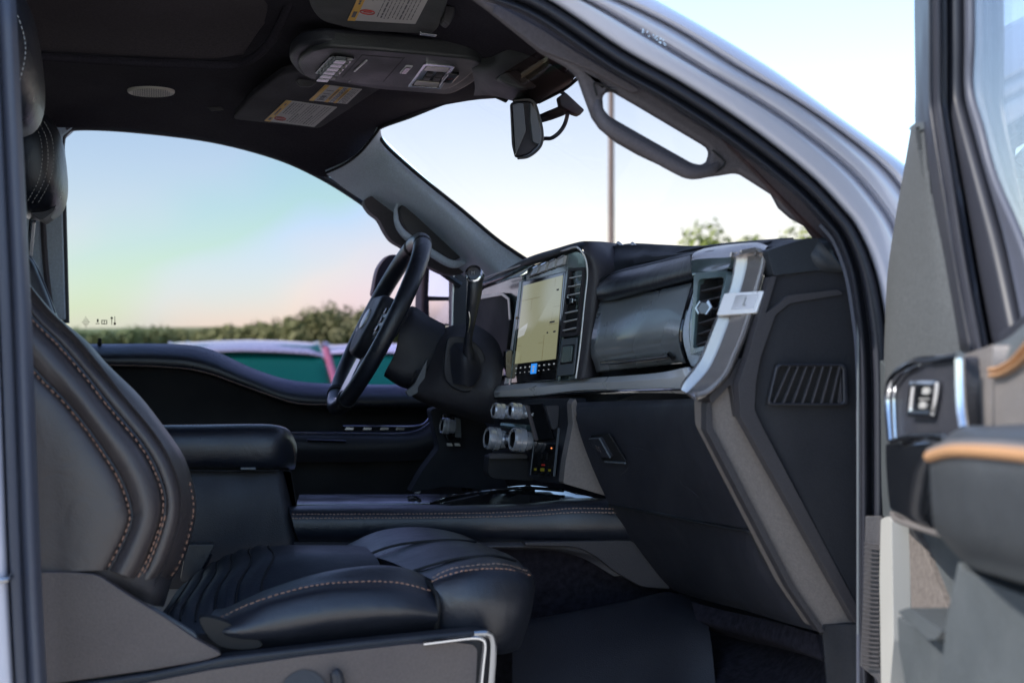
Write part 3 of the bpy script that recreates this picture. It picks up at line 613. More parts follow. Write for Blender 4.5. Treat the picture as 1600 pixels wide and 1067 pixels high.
tube('panel_seam', [(952, 789, .650), (1010, 800, .546), (1082, 814, .386), (1150, 827, .206), (1168, 830, .165), (1178, 840, .163), (1200, 880, .16), (1284, 990, .15)], .0022, 'black', lp, n=6)
plate('diagonal_trim', [(1110, 628), (1140, 598), (1150, 640), (1157, 654), (1304, 918), (1338, 974), (1335, 989), (1288, 987), (1241, 918), (1112, 668)], .10, .06, 'diag', T, bev=.004, r=4)
plate('diagonal_trim_edge', [(1104, 630), (1112, 626), (1114, 668), (1243, 918), (1289, 986), (1282, 989), (1233, 918), (1104, 672)], .094, .02, 'plastic2', T, bev=.003, r=2)
plate('upper_corner_block', [(1108, 618), (1140, 588), (1155, 560), (1165, 560), (1152, 606), (1156, 650), (1150, 652), (1142, 600), (1112, 632)], .088, .05, 'plastic2', T, bev=.005, r=5)
plate('wedge_trim', [(899, 622), (903, 632), (900, 655), (912, 690), (948, 775), (880, 755), (884, 720), (895, 664), (893, 630)], .70, .03, 'diag', T, bev=.004, r=3)
# ---- metal strip and bronze arch
st = grid('dash_metal_strip', [
 [(776, 603, 1.05), (835, 597, .92), (900, 591, .78), (960, 588, .62), (1030, 582, .40), (1072, 574, .22)],
 [(772, 612, 1.03), (830, 606, .90), (898, 599, .76), (960, 597, .60), (1034, 592, .36), (1078, 588, .20)],
 [(773, 620, 1.035), (833, 618, .905), (898, 610, .765), (960, 608, .605), (1034, 606, .365), (1082, 606, .20)],
 [(776, 624, 1.06), (835, 622, .93), (900, 616, .79), (960, 615, .64), (1034, 614, .40), (1082, 616, .24)],
], 'strip', T, th=.006, nu=5, nv=5, mv='l', bev=0)
tube('strip_lower_edge', [(773, 622, 1.03), (833, 620, .90), (898, 614, .76), (960, 611, .60), (1034, 609, .36), (1070, 608, .22)], .002, 'piano', st)
Lf = [(1139, 402), (1146, 407), (1137, 452), (1116, 500), (1095, 554), (1082, 575), (1066, 596), (1062, 608)]
Rt = [(1185, 392), (1201, 401), (1188, 455), (1170, 518), (1155, 554), (1140, 587), (1112, 614), (1090, 622)]
ar = [[(l[0]*(1-t)+r_[0]*t, l[1]*(1-t)+r_[1]*t, y) for l, r_ in zip(Lf, Rt)] for t, y in ((0, .20), (.04, .135), (.08, .120), (.36, .117), (.40, .104), (.92, .074), (.97, .078), (1, .11))]
arch = grid('bronze_arch', ar, 'bronze', T, th=.006, nu=5, nv=5, mv='l', bev=.001, ang=18)
grid('arch_shoulder', [[(1080, 407, .34), (1110, 404, .27), (1140, 403, .19), (1170, 396, .14), (1198, 392, .10)], [(1083, 396, .36), (1115, 390, .30), (1150, 385, .22), (1175, 384, .17), (1196, 388, .12)], [(1100, 388, .40), (1130, 383, .34), (1165, 380, .26), (1185, 379, .2), (1200, 384, .16)]], 'bronze', arch, th=.005)
bp_ = Face((1122, 494, .112), (1184, 490, .070), (1196, 456, .070), (1134, 460, .114))
bpl = bp_.box('arch_badge_plate', 0, 0, 1, 1, -.001, .004, 'strip', arch, bev=.0015, r=.002)
bp_.box('badge_inset', .3, .12, .93, .88, .004, .0046, 'strip', arch, bev=.0003)
bp_.boxes('badge_ribs', [(.34, .2+.085*i, .9, .235+.085*i, .0046, .0054) for i in range(8)], 'chrome2', arch)
bp_.boxes('badge_mark', [(.60, .35, .625, .72, .0054, .006), (.60, .35, .68, .40, .0054, .006)], 'white', arch)
plate('arch_backing', [(1112, 410), (1210, 400), (1206, 470), (1180, 560), (1160, 640), (1110, 640), (1100, 600)], .30, .02, 'black', T, bev=0)
plate('arch_back_web', [(1196, 400), (1208, 430), (1180, 520), (1158, 600), (1130, 620), (1120, 600), (1150, 550), (1180, 470)], .14, .02, 'plastic', T, bev=.002)
# end air vent
ev = Face((1086, 548, .24), (1116, 540, .17), (1138, 430, .17), (1094, 434, .25))
fr = ev.poly('end_air_vent', [(-.12, -.06), (1.02, -.04), (1.06, 1.06), (-.14, 1.06)], -.004, .004, 'tealm', T, bev=.002, r=.008, holes=[[(.02, .02), (.98, .02), (.98, .97), (.02, .97)]], hr=.01)
ev.box('vent_cavity', -.1, -.02, 1.02, 1.02, -.03, -.026, 'black', fr, bev=0)
ev.poly('cavity_wall', [(-.02, 0), (.03, 0), (.03, 1), (-.02, 1)], -.03, 0, 'black', fr, bev=0)
for i in range(6):
    b = .1+i*.148
    ev.poly('vent_slat', [(.03, b-.035), (.97, b+.01), (.97, b+.035), (.03, b-.01)], -.016, -.001, 'plastic2', fr, bev=.0006)
ev.poly('vent_knob', [(.10, .56), (.3, .47), (.62, .44), (.75, .54), (.6, .63), (.3, .65)], -.004, .008, 'piano', fr, bev=.002)
ev.poly('vent_knob_chrome', [(.12, .56), (.3, .66), (.34, .63), (.2, .56), (.34, .49), (.3, .46)], .007, .009, 'chrome', fr, bev=.0005)
ev.poly('vent_knob_chrome', [(.58, .62), (.74, .54), (.60, .45), (.66, .44), (.86, .54), (.66, .65)], .007, .009, 'chrome', fr, bev=.0005)
grid('vent_cap', [[(1080, 407, .335), (1100, 404, .29), (1142, 402, .185)], [(1080, 420, .325), (1100, 417, .28), (1141, 412, .18)], [(1082, 432, .315), (1100, 428, .27), (1137, 419, .175)], [(1084, 438, .33), (1100, 434, .285), (1136, 425, .19)]], 'tealm', fr, th=.005, nu=5, nv=4)
# ---- silver bin lid with its pull, and the padded roll above
bn = grid('upper_bin', [
 [(937, 470, .70), (985, 462, .60), (1035, 452, .47), (1084, 441, .345)],
 [(930, 500, .675), (980, 492, .575), (1032, 482, .445), (1080, 472, .325)],
 [(924, 530, .665), (976, 522, .565), (1028, 512, .435), (1071, 504, .318)],
 [(923, 553, .675), (974, 545, .575), (1026, 536, .445), (1066, 528, .325)],
 [(928, 568, .695), (978, 561, .595), (1029, 552, .465), (1068, 545, .345)],
 [(932, 582, .71), (982, 577, .61), (1033, 571, .48), (1073, 567, .36)],
], 'binm', T, th=.01, nu=5, nv=4, bev=0)
tube('bin_pull', [(941, 567, .672), (980, 564, .585), (1020, 560, .48), (1050, 556, .40)], .0048, 'chrome2', bn, ns=10, flat=.75)
tube('bin_pull_end', [(1046, 553, .40), (1052, 560, .385)], .004, 'piano', bn)
tube('bin_edge', [(1085, 441, .33), (1074, 478, .315), (1066, 508, .308), (1064, 530, .31), (1070, 555, .325), (1077, 568, .335)], .0032, 'piano', bn, n=6)
tube('bin_frame', [(1100, 434, .28), (1085, 478, .27), (1080, 510, .268), (1082, 540, .272), (1090, 556, .28)], .003, 'tealm', bn, n=6)
grid('bin_side_fillet', [[(1088, 440, .32), (1077, 478, .305), (1068, 508, .30), (1067, 530, .30), (1073, 555, .31), (1080, 572, .32)], [(1100, 436, .275), (1087, 478, .26), (1081, 510, .258), (1083, 540, .26), (1092, 562, .26), (1090, 575, .25)]], 'pillar', bn, th=.004)
pr = grid('padded_roll', [
 [(936, 443, .70), (956, 429, .66), (1000, 418, .57), (1045, 407, .46), (1078, 399, .37)],
 [(932, 450, .675), (952, 438, .63), (1000, 427, .54), (1045, 416, .43), (1079, 407, .345)],
 [(932, 458, .665), (952, 452, .615), (1000, 441, .525), (1045, 430, .415), (1080, 421, .33)],
 [(933, 465, .67), (952, 464, .62), (1000, 453, .53), (1046, 442, .42), (1081, 433, .335)],
 [(937, 470, .69), (954, 470, .65), (1001, 459, .56), (1047, 448, .45), (1083, 440, .365)],
], 'leather', T, th=.012, nu=6, nv=5)
grid('dash_top_deck', [
 [(930, 440, .72), (954, 428, .68), (1000, 417, .59), (1045, 406, .48), (1078, 398, .39), (1110, 392, .30), (1190, 384, .16)],
 [(975, 412, .76), (1000, 408, .72), (1030, 402, .64), (1060, 396, .54), (1085, 392, .46), (1120, 386, .36), (1195, 378, .2)],
 [(985, 392, .9), (1010, 389, .86), (1040, 386, .78), (1070, 385, .68), (1098, 384, .58), (1140, 379, .46), (1240, 371, .26)],
], 'soft', T, th=.01)
for a, b, c in (((966, 380, .86), (978, 392, .80), (984, 414, .74)), ((988, 381, .84), (998, 392, .78), (1003, 411, .72))):
    tube('hood_rib', [a, b, c], .0035, 'tealm', dash)
grid('speaker_pod', [[(964, 383, .93), (990, 380, .88), (1032, 382, .82), (1070, 384, .74), (1104, 388, .62)], [(966, 392, .84), (992, 391, .80), (1034, 391, .74), (1070, 392, .66), (1100, 390, .58)], [(980, 420, .74), (1005, 414, .70), (1040, 408, .62), (1070, 402, .54), (1096, 396, .48)]], 'soft', dash, th=.01)
# ---- instrument hood and centre stack surround
hd = grid('instrument_hood', [
 [(735, 452, 1.49), (770, 436, 1.30), (819, 405, 1.08), (870, 388, .90), (905, 378, .78), (922, 377, .74)],
 [(735, 448, 1.47), (768, 434, 1.27), (815, 408, 1.04), (866, 391, .86), (902, 381, .755), (914, 382, .73)],
 [(735, 454, 1.46), (768, 440, 1.26), (816, 416, 1.03), (866, 399, .85), (898, 388, .75), (905, 390, .735)],
 [(735, 458, 1.50), (768, 444, 1.30), (818, 420, 1.07), (868, 403, .89), (898, 393, .79), (903, 395, .77)],
], 'soft', T, th=.008, nu=6, nv=4)
tube('hood_chrome_line', [(750, 437, 1.26), (820, 412, 1.02), (868, 396, .85), (896, 387, .75), (905, 389, .733), (913, 400, .73), (917, 414, .728), (918, 434, .728), (914, 471, .728), (907, 539, .728), (900, 591, .73)], .0018, 'strip', hd, n=8)
tube('hood_gloss_line', [(750, 446, 1.26), (790, 432, 1.12), (822, 417, 1.02)], .004, 'tealm', hd, n=8)
ck = grid('stack_cheek', [
 [(912, 377, .74), (924, 377, .735), (945, 378, .78), (966, 381, .86)],
 [(912, 392, .725), (929, 400, .715), (950, 402, .73), (974, 405, .78)],
 [(919, 412, .722), (931, 425, .712), (948, 424, .715), (984, 420, .74)],
 [(918, 440, .722), (930, 450, .712), (938, 455, .715), (944, 460, .74)],
 [(914, 475, .722), (926, 485, .712), (934, 488, .715), (938, 490, .74)],
 [(907, 545, .722), (918, 548, .712), (925, 550, .715), (930, 550, .74)],
 [(901, 592, .722), (910, 591, .712), (925, 589, .715), (936, 586, .74)],
], 'plastic2', T, th=.008, nu=4, nv=4)
ck.name = 'stack_cheek'
fs_ = Face((800, 602, 1.06), (901, 592, .735), (917, 392, .735), (822, 422, 1.06))
fb = prism('stack_fascia', [[W(*p) for p in rnd([(800, 603, 1.065), (901, 593, .735), (917, 425, .735), (913, 398, .735), (902, 391, .76), (860, 404, .90), (824, 418, 1.04)], 6)]], (.012, 0, 0), 'tealm', T, bev=.002)
bz = Face((803, 600, 1.045), (874, 593, .805), (889, 424, .805), (821, 440, 1.045))
scn = bz.box('touchscreen', 0, 0, 1, 1, .001, .006, 'piano', T, bev=.002, r=.004)
# the map, its lines and the row of icons (tiles in the screen plane)
bz.box('map_view', .05, .19, .955, .965, .0062, .0066, 'map', scn, bev=0)
bz.boxes('map_lines', [(.05, .52, .95, .525, .0067, .0069), (.665, .19, .675, .80, .0067, .0069), (.05, .80, .72, .806, .0067, .0069), (.30, .52, .306, .80, .0067, .0069), (.48, .56, .486, .70, .0067, .0069), (.05, .36, .665, .364, .0067, .0069), (.80, .525, .806, .95, .0067, .0069), (.18, .19, .184, .52, .0067, .0069), (.675, .68, .95, .684, .0067, .0069)], 'mapline', scn)
bz.boxes('map_captions', [(.55, .565, .68, .58, .0067, .0069), (.74, .535, .87, .55, .0067, .0069), (.45, .77, .48, .785, .0067, .0069), (.72, .44, .75, .455, .0067, .0069), (.86, .44, .91, .455, .0067, .0069), (.80, .83, .9, .845, .0067, .0069)], 'ink', scn)
bz.poly('screen_glare', [(.05, .44), (.50, .50), (.48, .63), (.05, .52)], .0067, .0069, 'glare', scn, bev=0)  # pale glowing wedge stands for a white glare patch on the screen
bz.box('status_bar', .05, .95, .955, .985, .0062, .0066, 'piano', scn, bev=0)
bz.boxes('screen_icons', [(.08+.105*i, .14, .102+.105*i, .153, .0062, .0066) for i in range(9) if i != 4]+[(.084+.105*i, .095, .098+.105*i, .103, .0062, .0066) for i in range(8) if i != 4], 'icon', scn)
bz.box('blue_icon_tile', .44, .075, .56, .17, .0063, .0067, 'iconb', scn, bev=0)
bz.boxes('blue_icon_print', [(.48, .13, .52, .15, .0068, .007), (.485, .09, .515, .12, .0068, .007)], 'icon', scn)
bz.box('screen_edge_trim', -.04, -.02, -.0, 1.0, .002, .007, 'tealm', scn, bev=.001)
bz.box('screen_edge_trim', 1.0, -.02, 1.05, 1.03, .002, .006, 'tealm', scn, bev=.001)
# row of little buttons under the hood
bf = Face((828, 434, 1.02), (902, 412, .77), (902, 392, .77), (832, 420, 1.02))
br = bf.poly('button_row', [(0, -.05), (1.0, .1), (1.0, .95), (.05, .8)], -.001, .002, 'plastic2', T, bev=.001)
for i in range(4):
    a = .10+i*.185
    bf.poly('switch_key', [(a, .0+.03*i), (a+.14, .06+.03*i), (a+.17, .85), (a+.04, .8)], .002, .008, 'strip', br, bev=.0012)
    bf.poly('key_top', [(a+.03, .66), (a+.15, .72), (a+.16, .9), (a+.05, .84)], .007, .010, 'chrome', br, bev=.0006)
# central vertical vent
cv = Face((880, 524, .785), (905, 521, .740), (915, 421, .740), (893, 423, .785))
cvf = cv.poly('centre_air_vent', [(-.06, -.03), (1.04, -.03), (1.04, 1.03), (-.06, 1.03)], -.002, .005, 'plastic2', T, bev=.001, r=.003, holes=[[(.06, .02), (.94, .02), (.94, .98), (.06, .98)]], hr=.003)
cv.box('vent_cavity', 0, 0, 1, 1, -.001, .0, 'black', cvf, bev=0)
for i in range(7):
    b = .06+i*.135
    if i == 3: continue
    cv.poly('vent_slat', [(.06, b), (.94, b+.02), (.94, b+.04), (.06, b+.018)], .0, .0045, 'strip', cvf, bev=.0004)
cv.cyl('vent_knob', .4, .52, .0075, 0, .012, 'piano', cvf, bev=.001)
cv.boxes('vent_knob_chrome', [(.5, .50, .92, .52, .008, .012), (.35, .55, .45, .57, .010, .0135), (.55, .47, .75, .54, .009, .0125)], 'chrome', cvf, bev=.0006)
kb = Face((873, 588, .80), (899, 585, .742), (905, 527, .742), (881, 530, .79))
kbm = kb.box('stack_lower_plate', 0, 0, 1, 1, .001, .004, 'grey', T, bev=.001, r=.003)
kb.box('drive_button_well', .14, .30, .92, .82, .004, .0048, 'black', kbm, bev=.0005, r=.003)
kb.box('drive_button', .26, .34, .88, .78, .005, .008, 'tealm', kbm, bev=.002, r=.003)
# climate knob panel
ka = Face((752, 716, 1.06), (890, 712, .80), (893, 622, .80), (775, 622, 1.06))
kp = prism('climate_panel', [[W(*p) for p in rnd([(768, 716, 1.05), (840, 752, .86), (880, 756, .73), (893, 664, .73), (898, 622, .73), (776, 624, 1.05), (772, 650, 1.05)], 4)]], (.02, 0, 0), 'plastic', T, bev=.003)
def knob(name, u, v, y, r, L, par=None):
    par = par or kp
    c = W(u, v, y); ax = Vector((-1, -.10, .12)).normalized(); a = ax.cross(Vector((0, 0, 1))).normalized(); b = ax.cross(a)
    def ring(h, q, n=36, rib=0): return [c+ax*h+(a*math.cos(t)+b*math.sin(t))*(q*(1+rib*(k % 2))) for k, t in enumerate([2*math.pi*k/n for k in range(n)])]
    prof = [(-.01, r*.8, 0), (0, r*.9, 0), (.002, r, 0), (L*.45, r, 0), (L*.5, r*.93, 0), (L*.62, r*.93, 0), (L*.66, r, 0), (L*.95, r, 0), (L, r*.96, 0), (L+.002, r*.86, 0), (L-.001, r*.7, 0)]
    VS = []; FS = []
    for h, q, rb in prof: VS += ring(h, q, rib=rb)
    n = 36
    for i in range(len(prof)-1): FS += [(i*n+k, i*n+(k+1) % n, (i+1)*n+(k+1) % n, (i+1)*n+k) for k in range(n)]
    FS += [tuple((len(prof)-1)*n+k for k in range(n)), tuple(range(n))]
    o = make(name, VS, FS, 'knobm', par, ang=25)
    VS = ring(L-.0005, r*.68)+ring(L+.001, r*.6); make('knob_face', VS, [tuple(range(n, 2*n))]+[(k, (k+1) % n, n+(k+1) % n, n+k) for k in range(n)], 'piano', o)
    return o
for u, v, y, r, L in ((788, 643, .93, .0142, .019), (814, 643, .87, .0142, .019), (780, 686, .93, .0205, .022), (820, 688, .85, .0205, .022)): knob('climate_knob', u, v, y, r, L)
tube('knob_drum', [(786, 686, .94), (826, 688, .86)], .014, 'chrome2', kp, ns=20)
tube('knob_bridge', [(770, 641, .96), (836, 648, .84)], .005, 'strip', kp)
tube('key_bank', [(786, 664, .96), (826, 668, .87)], .006, 'tealm', kp)
cf = Face((832, 742, .83), (868, 744, .76), (873, 694, .76), (838, 690, .83))
om_ = cf.box('outlet_panel', 0, 0, 1, 1, 0, .004, 'piano', T, bev=.001, r=.002)
cf.boxes('outlet_frame', [(-.015, 0, .01, 1, .001, .005), (.99, 0, 1.015, 1.5, .001, .005)], 'grey', om_, bev=.0004)
cf.boxes('outlet_slots', [(.38, .52, .44, .66, .004, .0045), (.62, .50, .67, .70, .004, .0045), (.48, .38, .56, .46, .004, .0045)], 'black', om_)
cf.cyl('outlet_light', .80, .86, .0012, .004, .005, 'ledo', om_, bev=0)
cf.boxes('outlet_word', [(.44, .3, .58, .35, .004, .0045)], 'red', om_)
cf.boxes('hazard_prints', [(.14, .14, .24, .21, .004, .0045), (.42, .13, .58, .23, .004, .0045), (.76, .14, .86, .21, .004, .0045)], 'yellowglow', om_)
fl = prism('outlet_flap', [[W(823, 633, .86), W(851, 632, .83), W(868, 686, .79), W(839, 690, .83)]], (-.004, 0, .002), 'piano', T, bev=.001)
prism('flap_rim', [[W(824, 634, .853), W(828, 634, .85), W(842, 687, .822), W(839, 689, .824)]], (-.005, 0, .002), 'taupe', fl, bev=.0005)
plate('flap_door_back', [(852, 634), (874, 633), (872, 668), (864, 672)], .775, .01, 'plastic', fl, bev=.002, r=3)
plate('lower_recess', [(764, 712), (822, 712), (836, 752), (770, 748), (762, 740)], .90, .04, 'black', T, bev=.003, r=4)
plate('recess_brow', [(766, 709), (822, 708), (826, 716), (764, 717)], .885, .02, 'plastic2', T, bev=.003, r=3)
# ---- instrument cluster
cl = prism('cluster_bezel', [[W(735, 470, 1.46), W(757, 450, 1.36), W(800, 434, 1.14), W(817, 430, 1.09), W(812, 500, 1.09), W(798, 585, 1.09), W(735, 600, 1.46)]], (.01, 0, 0), 'tealm', T, bev=.002)
cs = Face((736, 590, 1.44), (800, 575, 1.12), (806, 450, 1.12), (738, 468, 1.44))
cs.poly('cluster_display', [(0, 0), (.9, 0), (.96, .3), (1, .6), (.94, .88), (.82, .97), (.4, 1.0), (0, .95)], .002, .008, 'black', cl, bev=.002, r=.01)
cs.poly('cluster_hood_line', [(.3, .96), (.8, .935), (.94, .86), (.99, .6), (1.02, .6), (.97, .88), (.82, .97), (.3, 1.0)], .008, .010, 'strip', cl, bev=.0005)
prism('cluster_side_trim', [[W(*p) for p in [(816, 440, 1.07), (821, 438, 1.06), (808, 520, 1.06), (798, 600, 1.06), (792, 600, 1.07), (800, 560, 1.07)]]], (-.006, 0, 0), 'strip', cl, bev=.001)
plate('side_knob', [(790, 548), (801, 545), (803, 570), (800, 592), (790, 590)], 1.05, .02, 'piano', cl, bev=.003, r=4)
plate('amber_marker', [(806, 497), (812, 489), (811, 504)], 1.048, .004, 'oband', cl, bev=0)
# ---- steering wheel
wc = W(590, 508, 1.28); top = W(656, 378, 1.28); bot = W(524, 640, 1.28)
wu = (top-bot).normalized(); wy = Vector((0, 1, 0)); wn = wy.cross(wu).normalized()
if wn.x > 0: wn = -wn
Rw = (top-bot).length/2
ring = []
for k in range(96):
    t = 2*math.pi*k/96; c, s = math.cos(t), math.sin(t)
    rr_ = Rw*(1-.03*max(0, -s)**3); ring.append(wc+wy*c*rr_*1.03+wu*s*rr_)
vs, fs = tubev(ring, [.0160+.002*max(0, math.sin(2*math.pi*k/96)) for k in range(96)], 16, True)
sw = make('steering_wheel', vs, fs, 'leather', T)
for k in (19, 29, 64, 80):
    v, f = tubev(ring[k:k+2], .0185, 16); make('rim_seam', v, f, 'black', sw)
v = []
inner_r = [p+(wc-p).normalized()*.0185+wn*.003 for p in ring[58:96]]
stitch('rim_stitching', [tuple(p) for p in inner_r[3:14]], 'thread', sw, raw=True, L=.004, g=.004)
v, f = tubev([p+(wc-p).normalized()*.013+wn*.009 for p in ring[66:74]], .003, 8); make('rim_chrome', v, f, 'chrome', sw)
def wpt(a, b, h): return wc+wy*a+wu*b+wn*h
def wpoly(name, pts, h0, h1, m, par, bev=.004, r=.01):
    P = rnd([(a, b, 0) for a, b in pts], r); return prism(name, [[wpt(a, b, h0) for a, b, _ in P]], wn*(h1-h0), m, par, bev)
wpoly('wheel_hub', [(-.075, .055), (.075, .055), (.085, .01), (.06, -.055), (.03, -.075), (-.03, -.075), (-.06, -.055), (-.085, .01)], -.03, .026, 'plastic', sw, bev=.012, r=.02)
wpoly('wheel_spoke', [(.07, .035), (Rw, .03), (Rw, -.015), (.07, -.04)], -.02, .008, 'plastic', sw, bev=.005)
wpoly('wheel_spoke', [(-.07, .035), (-Rw, .03), (-Rw, -.015), (-.07, -.04)], -.02, .008, 'plastic', sw, bev=.005)
wpoly('lower_spoke', [(-.03, -.06), (.03, -.06), (.045, -Rw+.01), (-.045, -Rw+.01)], -.02, .004, 'chrome2', sw, bev=.004)
for s in (1, -1):
    wpoly('spoke_switches', [(s*.09, .03), (s*.155, .026), (s*.155, -.012), (s*.1, -.03)], .008, .013, 'strip', sw, bev=.002, r=.006)
    for q in (.022, .004, -.014): wpoly('spoke_key', [(s*.1, q+.004), (s*.148, q+.004), (s*.148, q-.007), (s*.103, q-.008)], .013, .017, 'piano', sw, bev=.0015, r=.003)
# small round emblem disc on the hub
vs = []; n = 28
for h, q in ((.025, .021), (.029, .021), (.030, .018)): vs += [wpt(math.cos(2*math.pi*k/n)*q*1.25, math.sin(2*math.pi*k/n)*q, h) for k in range(n)]
make('hub_emblem', vs, [(i*n+k, i*n+(k+1) % n, (i+1)*n+(k+1) % n, (i+1)*n+k) for i in range(2) for k in range(n)]+[tuple(2*n+k for k in range(n))], 'strip', sw)
# column shroud
sc_ = grid('steering_column', [
 [(628, 492, 1.33), (645, 486, 1.34), (668, 500, 1.34), (692, 512, 1.35)],
 [(630, 486, 1.24), (646, 479, 1.24), (670, 494, 1.24), (696, 508, 1.24)],
 [(626, 505, 1.19), (646, 500, 1.19), (670, 512, 1.19), (695, 524, 1.19)],
 [(618, 550, 1.18), (640, 555, 1.18), (660, 562, 1.18), (684, 570, 1.18)],
 [(600, 585, 1.20), (625, 600, 1.20), (645, 604, 1.20), (660, 600, 1.20)],
 [(606, 588, 1.34), (628, 602, 1.34), (645, 606, 1.34), (664, 600, 1.34)],
], 'plastic', T, th=.006)
tube('lower_paddle', [(618, 590, 1.24), (640, 598, 1.2), (655, 580, 1.17)], .006, 'plastic2', sc_)
cc = grid('column_cover', [
 [(694, 512, 1.22), (716, 506, 1.20), (745, 508, 1.18), (775, 530, 1.14), (788, 560, 1.10)],
 [(680, 548, 1.15), (705, 545, 1.12), (740, 548, 1.09), (770, 560, 1.07), (786, 580, 1.06)],
 [(664, 585, 1.14), (690, 592, 1.10), (735, 598, 1.07), (765, 602, 1.05), (782, 608, 1.05)],
 [(640, 610, 1.15), (672, 622, 1.12), (715, 632, 1.09), (752, 640, 1.07), (778, 640, 1.06)],
 [(646, 622, 1.20), (680, 637, 1.16), (718, 650, 1.13), (750, 660, 1.11), (772, 664, 1.10)],
], 'plastic2', T, th=.008)
plate('column_tip', [(634, 612), (648, 600), (660, 575), (668, 560), (664, 590), (652, 614), (640, 620)], 1.135, .015, 'grey', cc, bev=.004, r=3)
plate('boot_ring', [(697, 540), (705, 525), (735, 530), (756, 552), (758, 580), (745, 605), (728, 613), (706, 604), (694, 585)], 1.068, .012, 'plastic', cc, bev=.003, sm=4)
grid('shift_boot', [[(703, 545, 1.06), (712, 535, 1.06), (735, 540, 1.05), (750, 560, 1.05)], [(704, 575, 1.06), (722, 560, 1.035), (736, 565, 1.035), (750, 585, 1.05)], [(708, 600, 1.06), (724, 602, 1.045), (735, 604, 1.045), (742, 600, 1.05)]], 'rubber', cc, th=.004)
sf = tube('gear_lever', [(742, 432, 1.0), (741, 455, 1.0), (738, 480, 1.005), (735, 508, 1.015), (731, 535, 1.03), (732, 560, 1.045)], [.0150, .0145, .0130, .0100, .007, .008, .012], 'leather', T, ns=16, n=6, flat=1)
bx = W(742, 430, 1.0); ax = (CAM-bx).normalized(); ax = (ax*1.0+Vector((-.2, 0, .25))).normalized(); a_ = ax.cross(Vector((0, 0, 1))).normalized(); b_ = ax.cross(a_)
def disc(name, c, r0, h0, h1, m, par, n=28, hole=None):
    vs = [c+ax*h+(a_*math.cos(2*math.pi*k/n)+b_*math.sin(2*math.pi*k/n))*q for h, q in ((h0, r0), (h1, r0), (h1+.001, r0*.9)) for k in range(n)]
    return make(name, vs, [(i*n+k, i*n+(k+1) % n, (i+1)*n+(k+1) % n, (i+1)*n+k) for i in range(2) for k in range(n)]+[tuple(2*n+k for k in range(n)), tuple(range(n))], m, par)
disc('lever_cap_ring', bx, .0158, -.010, .012, 'chrome', sf); disc('lever_cap', bx, .0122, .011, .0145, 'piano', sf)
kf = Face((736, 436, 1.0), (748, 436, 1.0), (748, 424, 1.0), (736, 424, 1.0)); kf.ux = -a_ if a_.x < 0 else a_; kf.uy = b_ if b_.z > 0 else -b_; kf.n = ax
text('lever_print', 'M', kf, .5, .5, .009, 'white', sf, h=.017)
tube('lever_chrome_edge', [(731, 440, .995), (730, 470, 1.0), (734, 495, 1.0), (731, 520, 1.01)], .0012, 'chrome', sf)
# ---- lower driver side: light switch, kick panel, pedal, speaker
lsw = plate('knee_bolster', [(672, 640), (700, 632), (760, 662), (770, 720), (800, 770), (700, 760), (640, 770), (660, 735), (686, 700)], 1.30, .05, 'blue', T, bev=.006, r=6)
plate('headlamp_switch_plate', [(691, 645), (716, 650), (720, 690), (700, 690), (692, 672)], 1.28, .02, 'piano', lsw, bev=.003, r=5)
hs = knob('headlamp_switch', 702, 666, 1.24, .016, .014, lsw)
plate('switch_side_plate', [(712, 652), (720, 655), (721, 684), (712, 683)], 1.262, .01, 'grey', lsw, bev=.001)
for u in (703, 715): plate('small_button', [(u-5, 692), (u+3, 692), (u+5, 697), (u-4, 697)], 1.27, .01, 'lens', lsw, bev=.001)
plate('door_speaker_plate', [(650, 772), (678, 731), (690, 729), (760, 736), (800, 772)], 1.50, .02, 'plastic2', T, bev=.003, r=4)
sp_ = plate('speaker_edge', [(648, 772), (676, 730), (681, 730), (655, 772)], 1.49, .012, 'strip', T, bev=.001)
sf2 = Face((680, 748, 1.49), (700, 748, 1.49), (700, 736, 1.49), (680, 736, 1.49))
text('speaker_print', 'B&O', sf2, .5, .5, .012, 'ink', sp_, h=.004)
for dx in (0, 9): tube('pedal', [(706+dx, 700, 1.38), (712+dx, 725, 1.38), (726+dx, 765, 1.40)], [.008, .009, .005], 'piano', T)
grid('footwell_wall', [[(430, 700, 1.66), (600, 700, 1.66), (760, 690, 1.5), (860, 700, 1.3), (960, 740, 1.0)], [(430, 1000, 1.66), (600, 1000, 1.66), (760, 1000, 1.5), (860, 1000, 1.3), (960, 1000, 1.0)]], 'black', T, th=.01)
# ================================================================ centre console
con = grid('centre_console', [
 [(448, 790, .78), (560, 788, .78), (700, 788, .77), (820, 786, .75), (900, 778, .72), (955, 778, .70)],
 [(452, 794, .735), (560, 794, .735), (700, 794, .73), (820, 790, .71), (900, 783, .69), (965, 784, .68)],
 [(455, 806, .715), (560, 806, .715), (700, 804, .71), (820, 800, .695), (900, 796, .675), (972, 798, .665)],
 [(460, 828, .712), (560, 828, .712), (700, 826, .707), (820, 825, .69), (900, 824, .67), (978, 824, .66)],
 [(466, 843, .722), (560, 843, .722), (700, 842, .717), (820, 842, .70), (900, 841, .68), (990, 842, .67)],
 [(468, 848, .74), (560, 848, .74), (700, 847, .735), (820, 847, .715), (900, 846, .695), (992, 846, .685)],
], 'leather', T, th=.008, nu=6, nv=4)
stitch('console_stitching', [(456, 803, .713), (560, 803, .713), (700, 802, .708), (820, 799, .693), (900, 794, .672), (968, 795, .663)], 'thread', con, L=.0035, g=.0022, r=.0011, rows=2, gap=.0062, lift=.004)
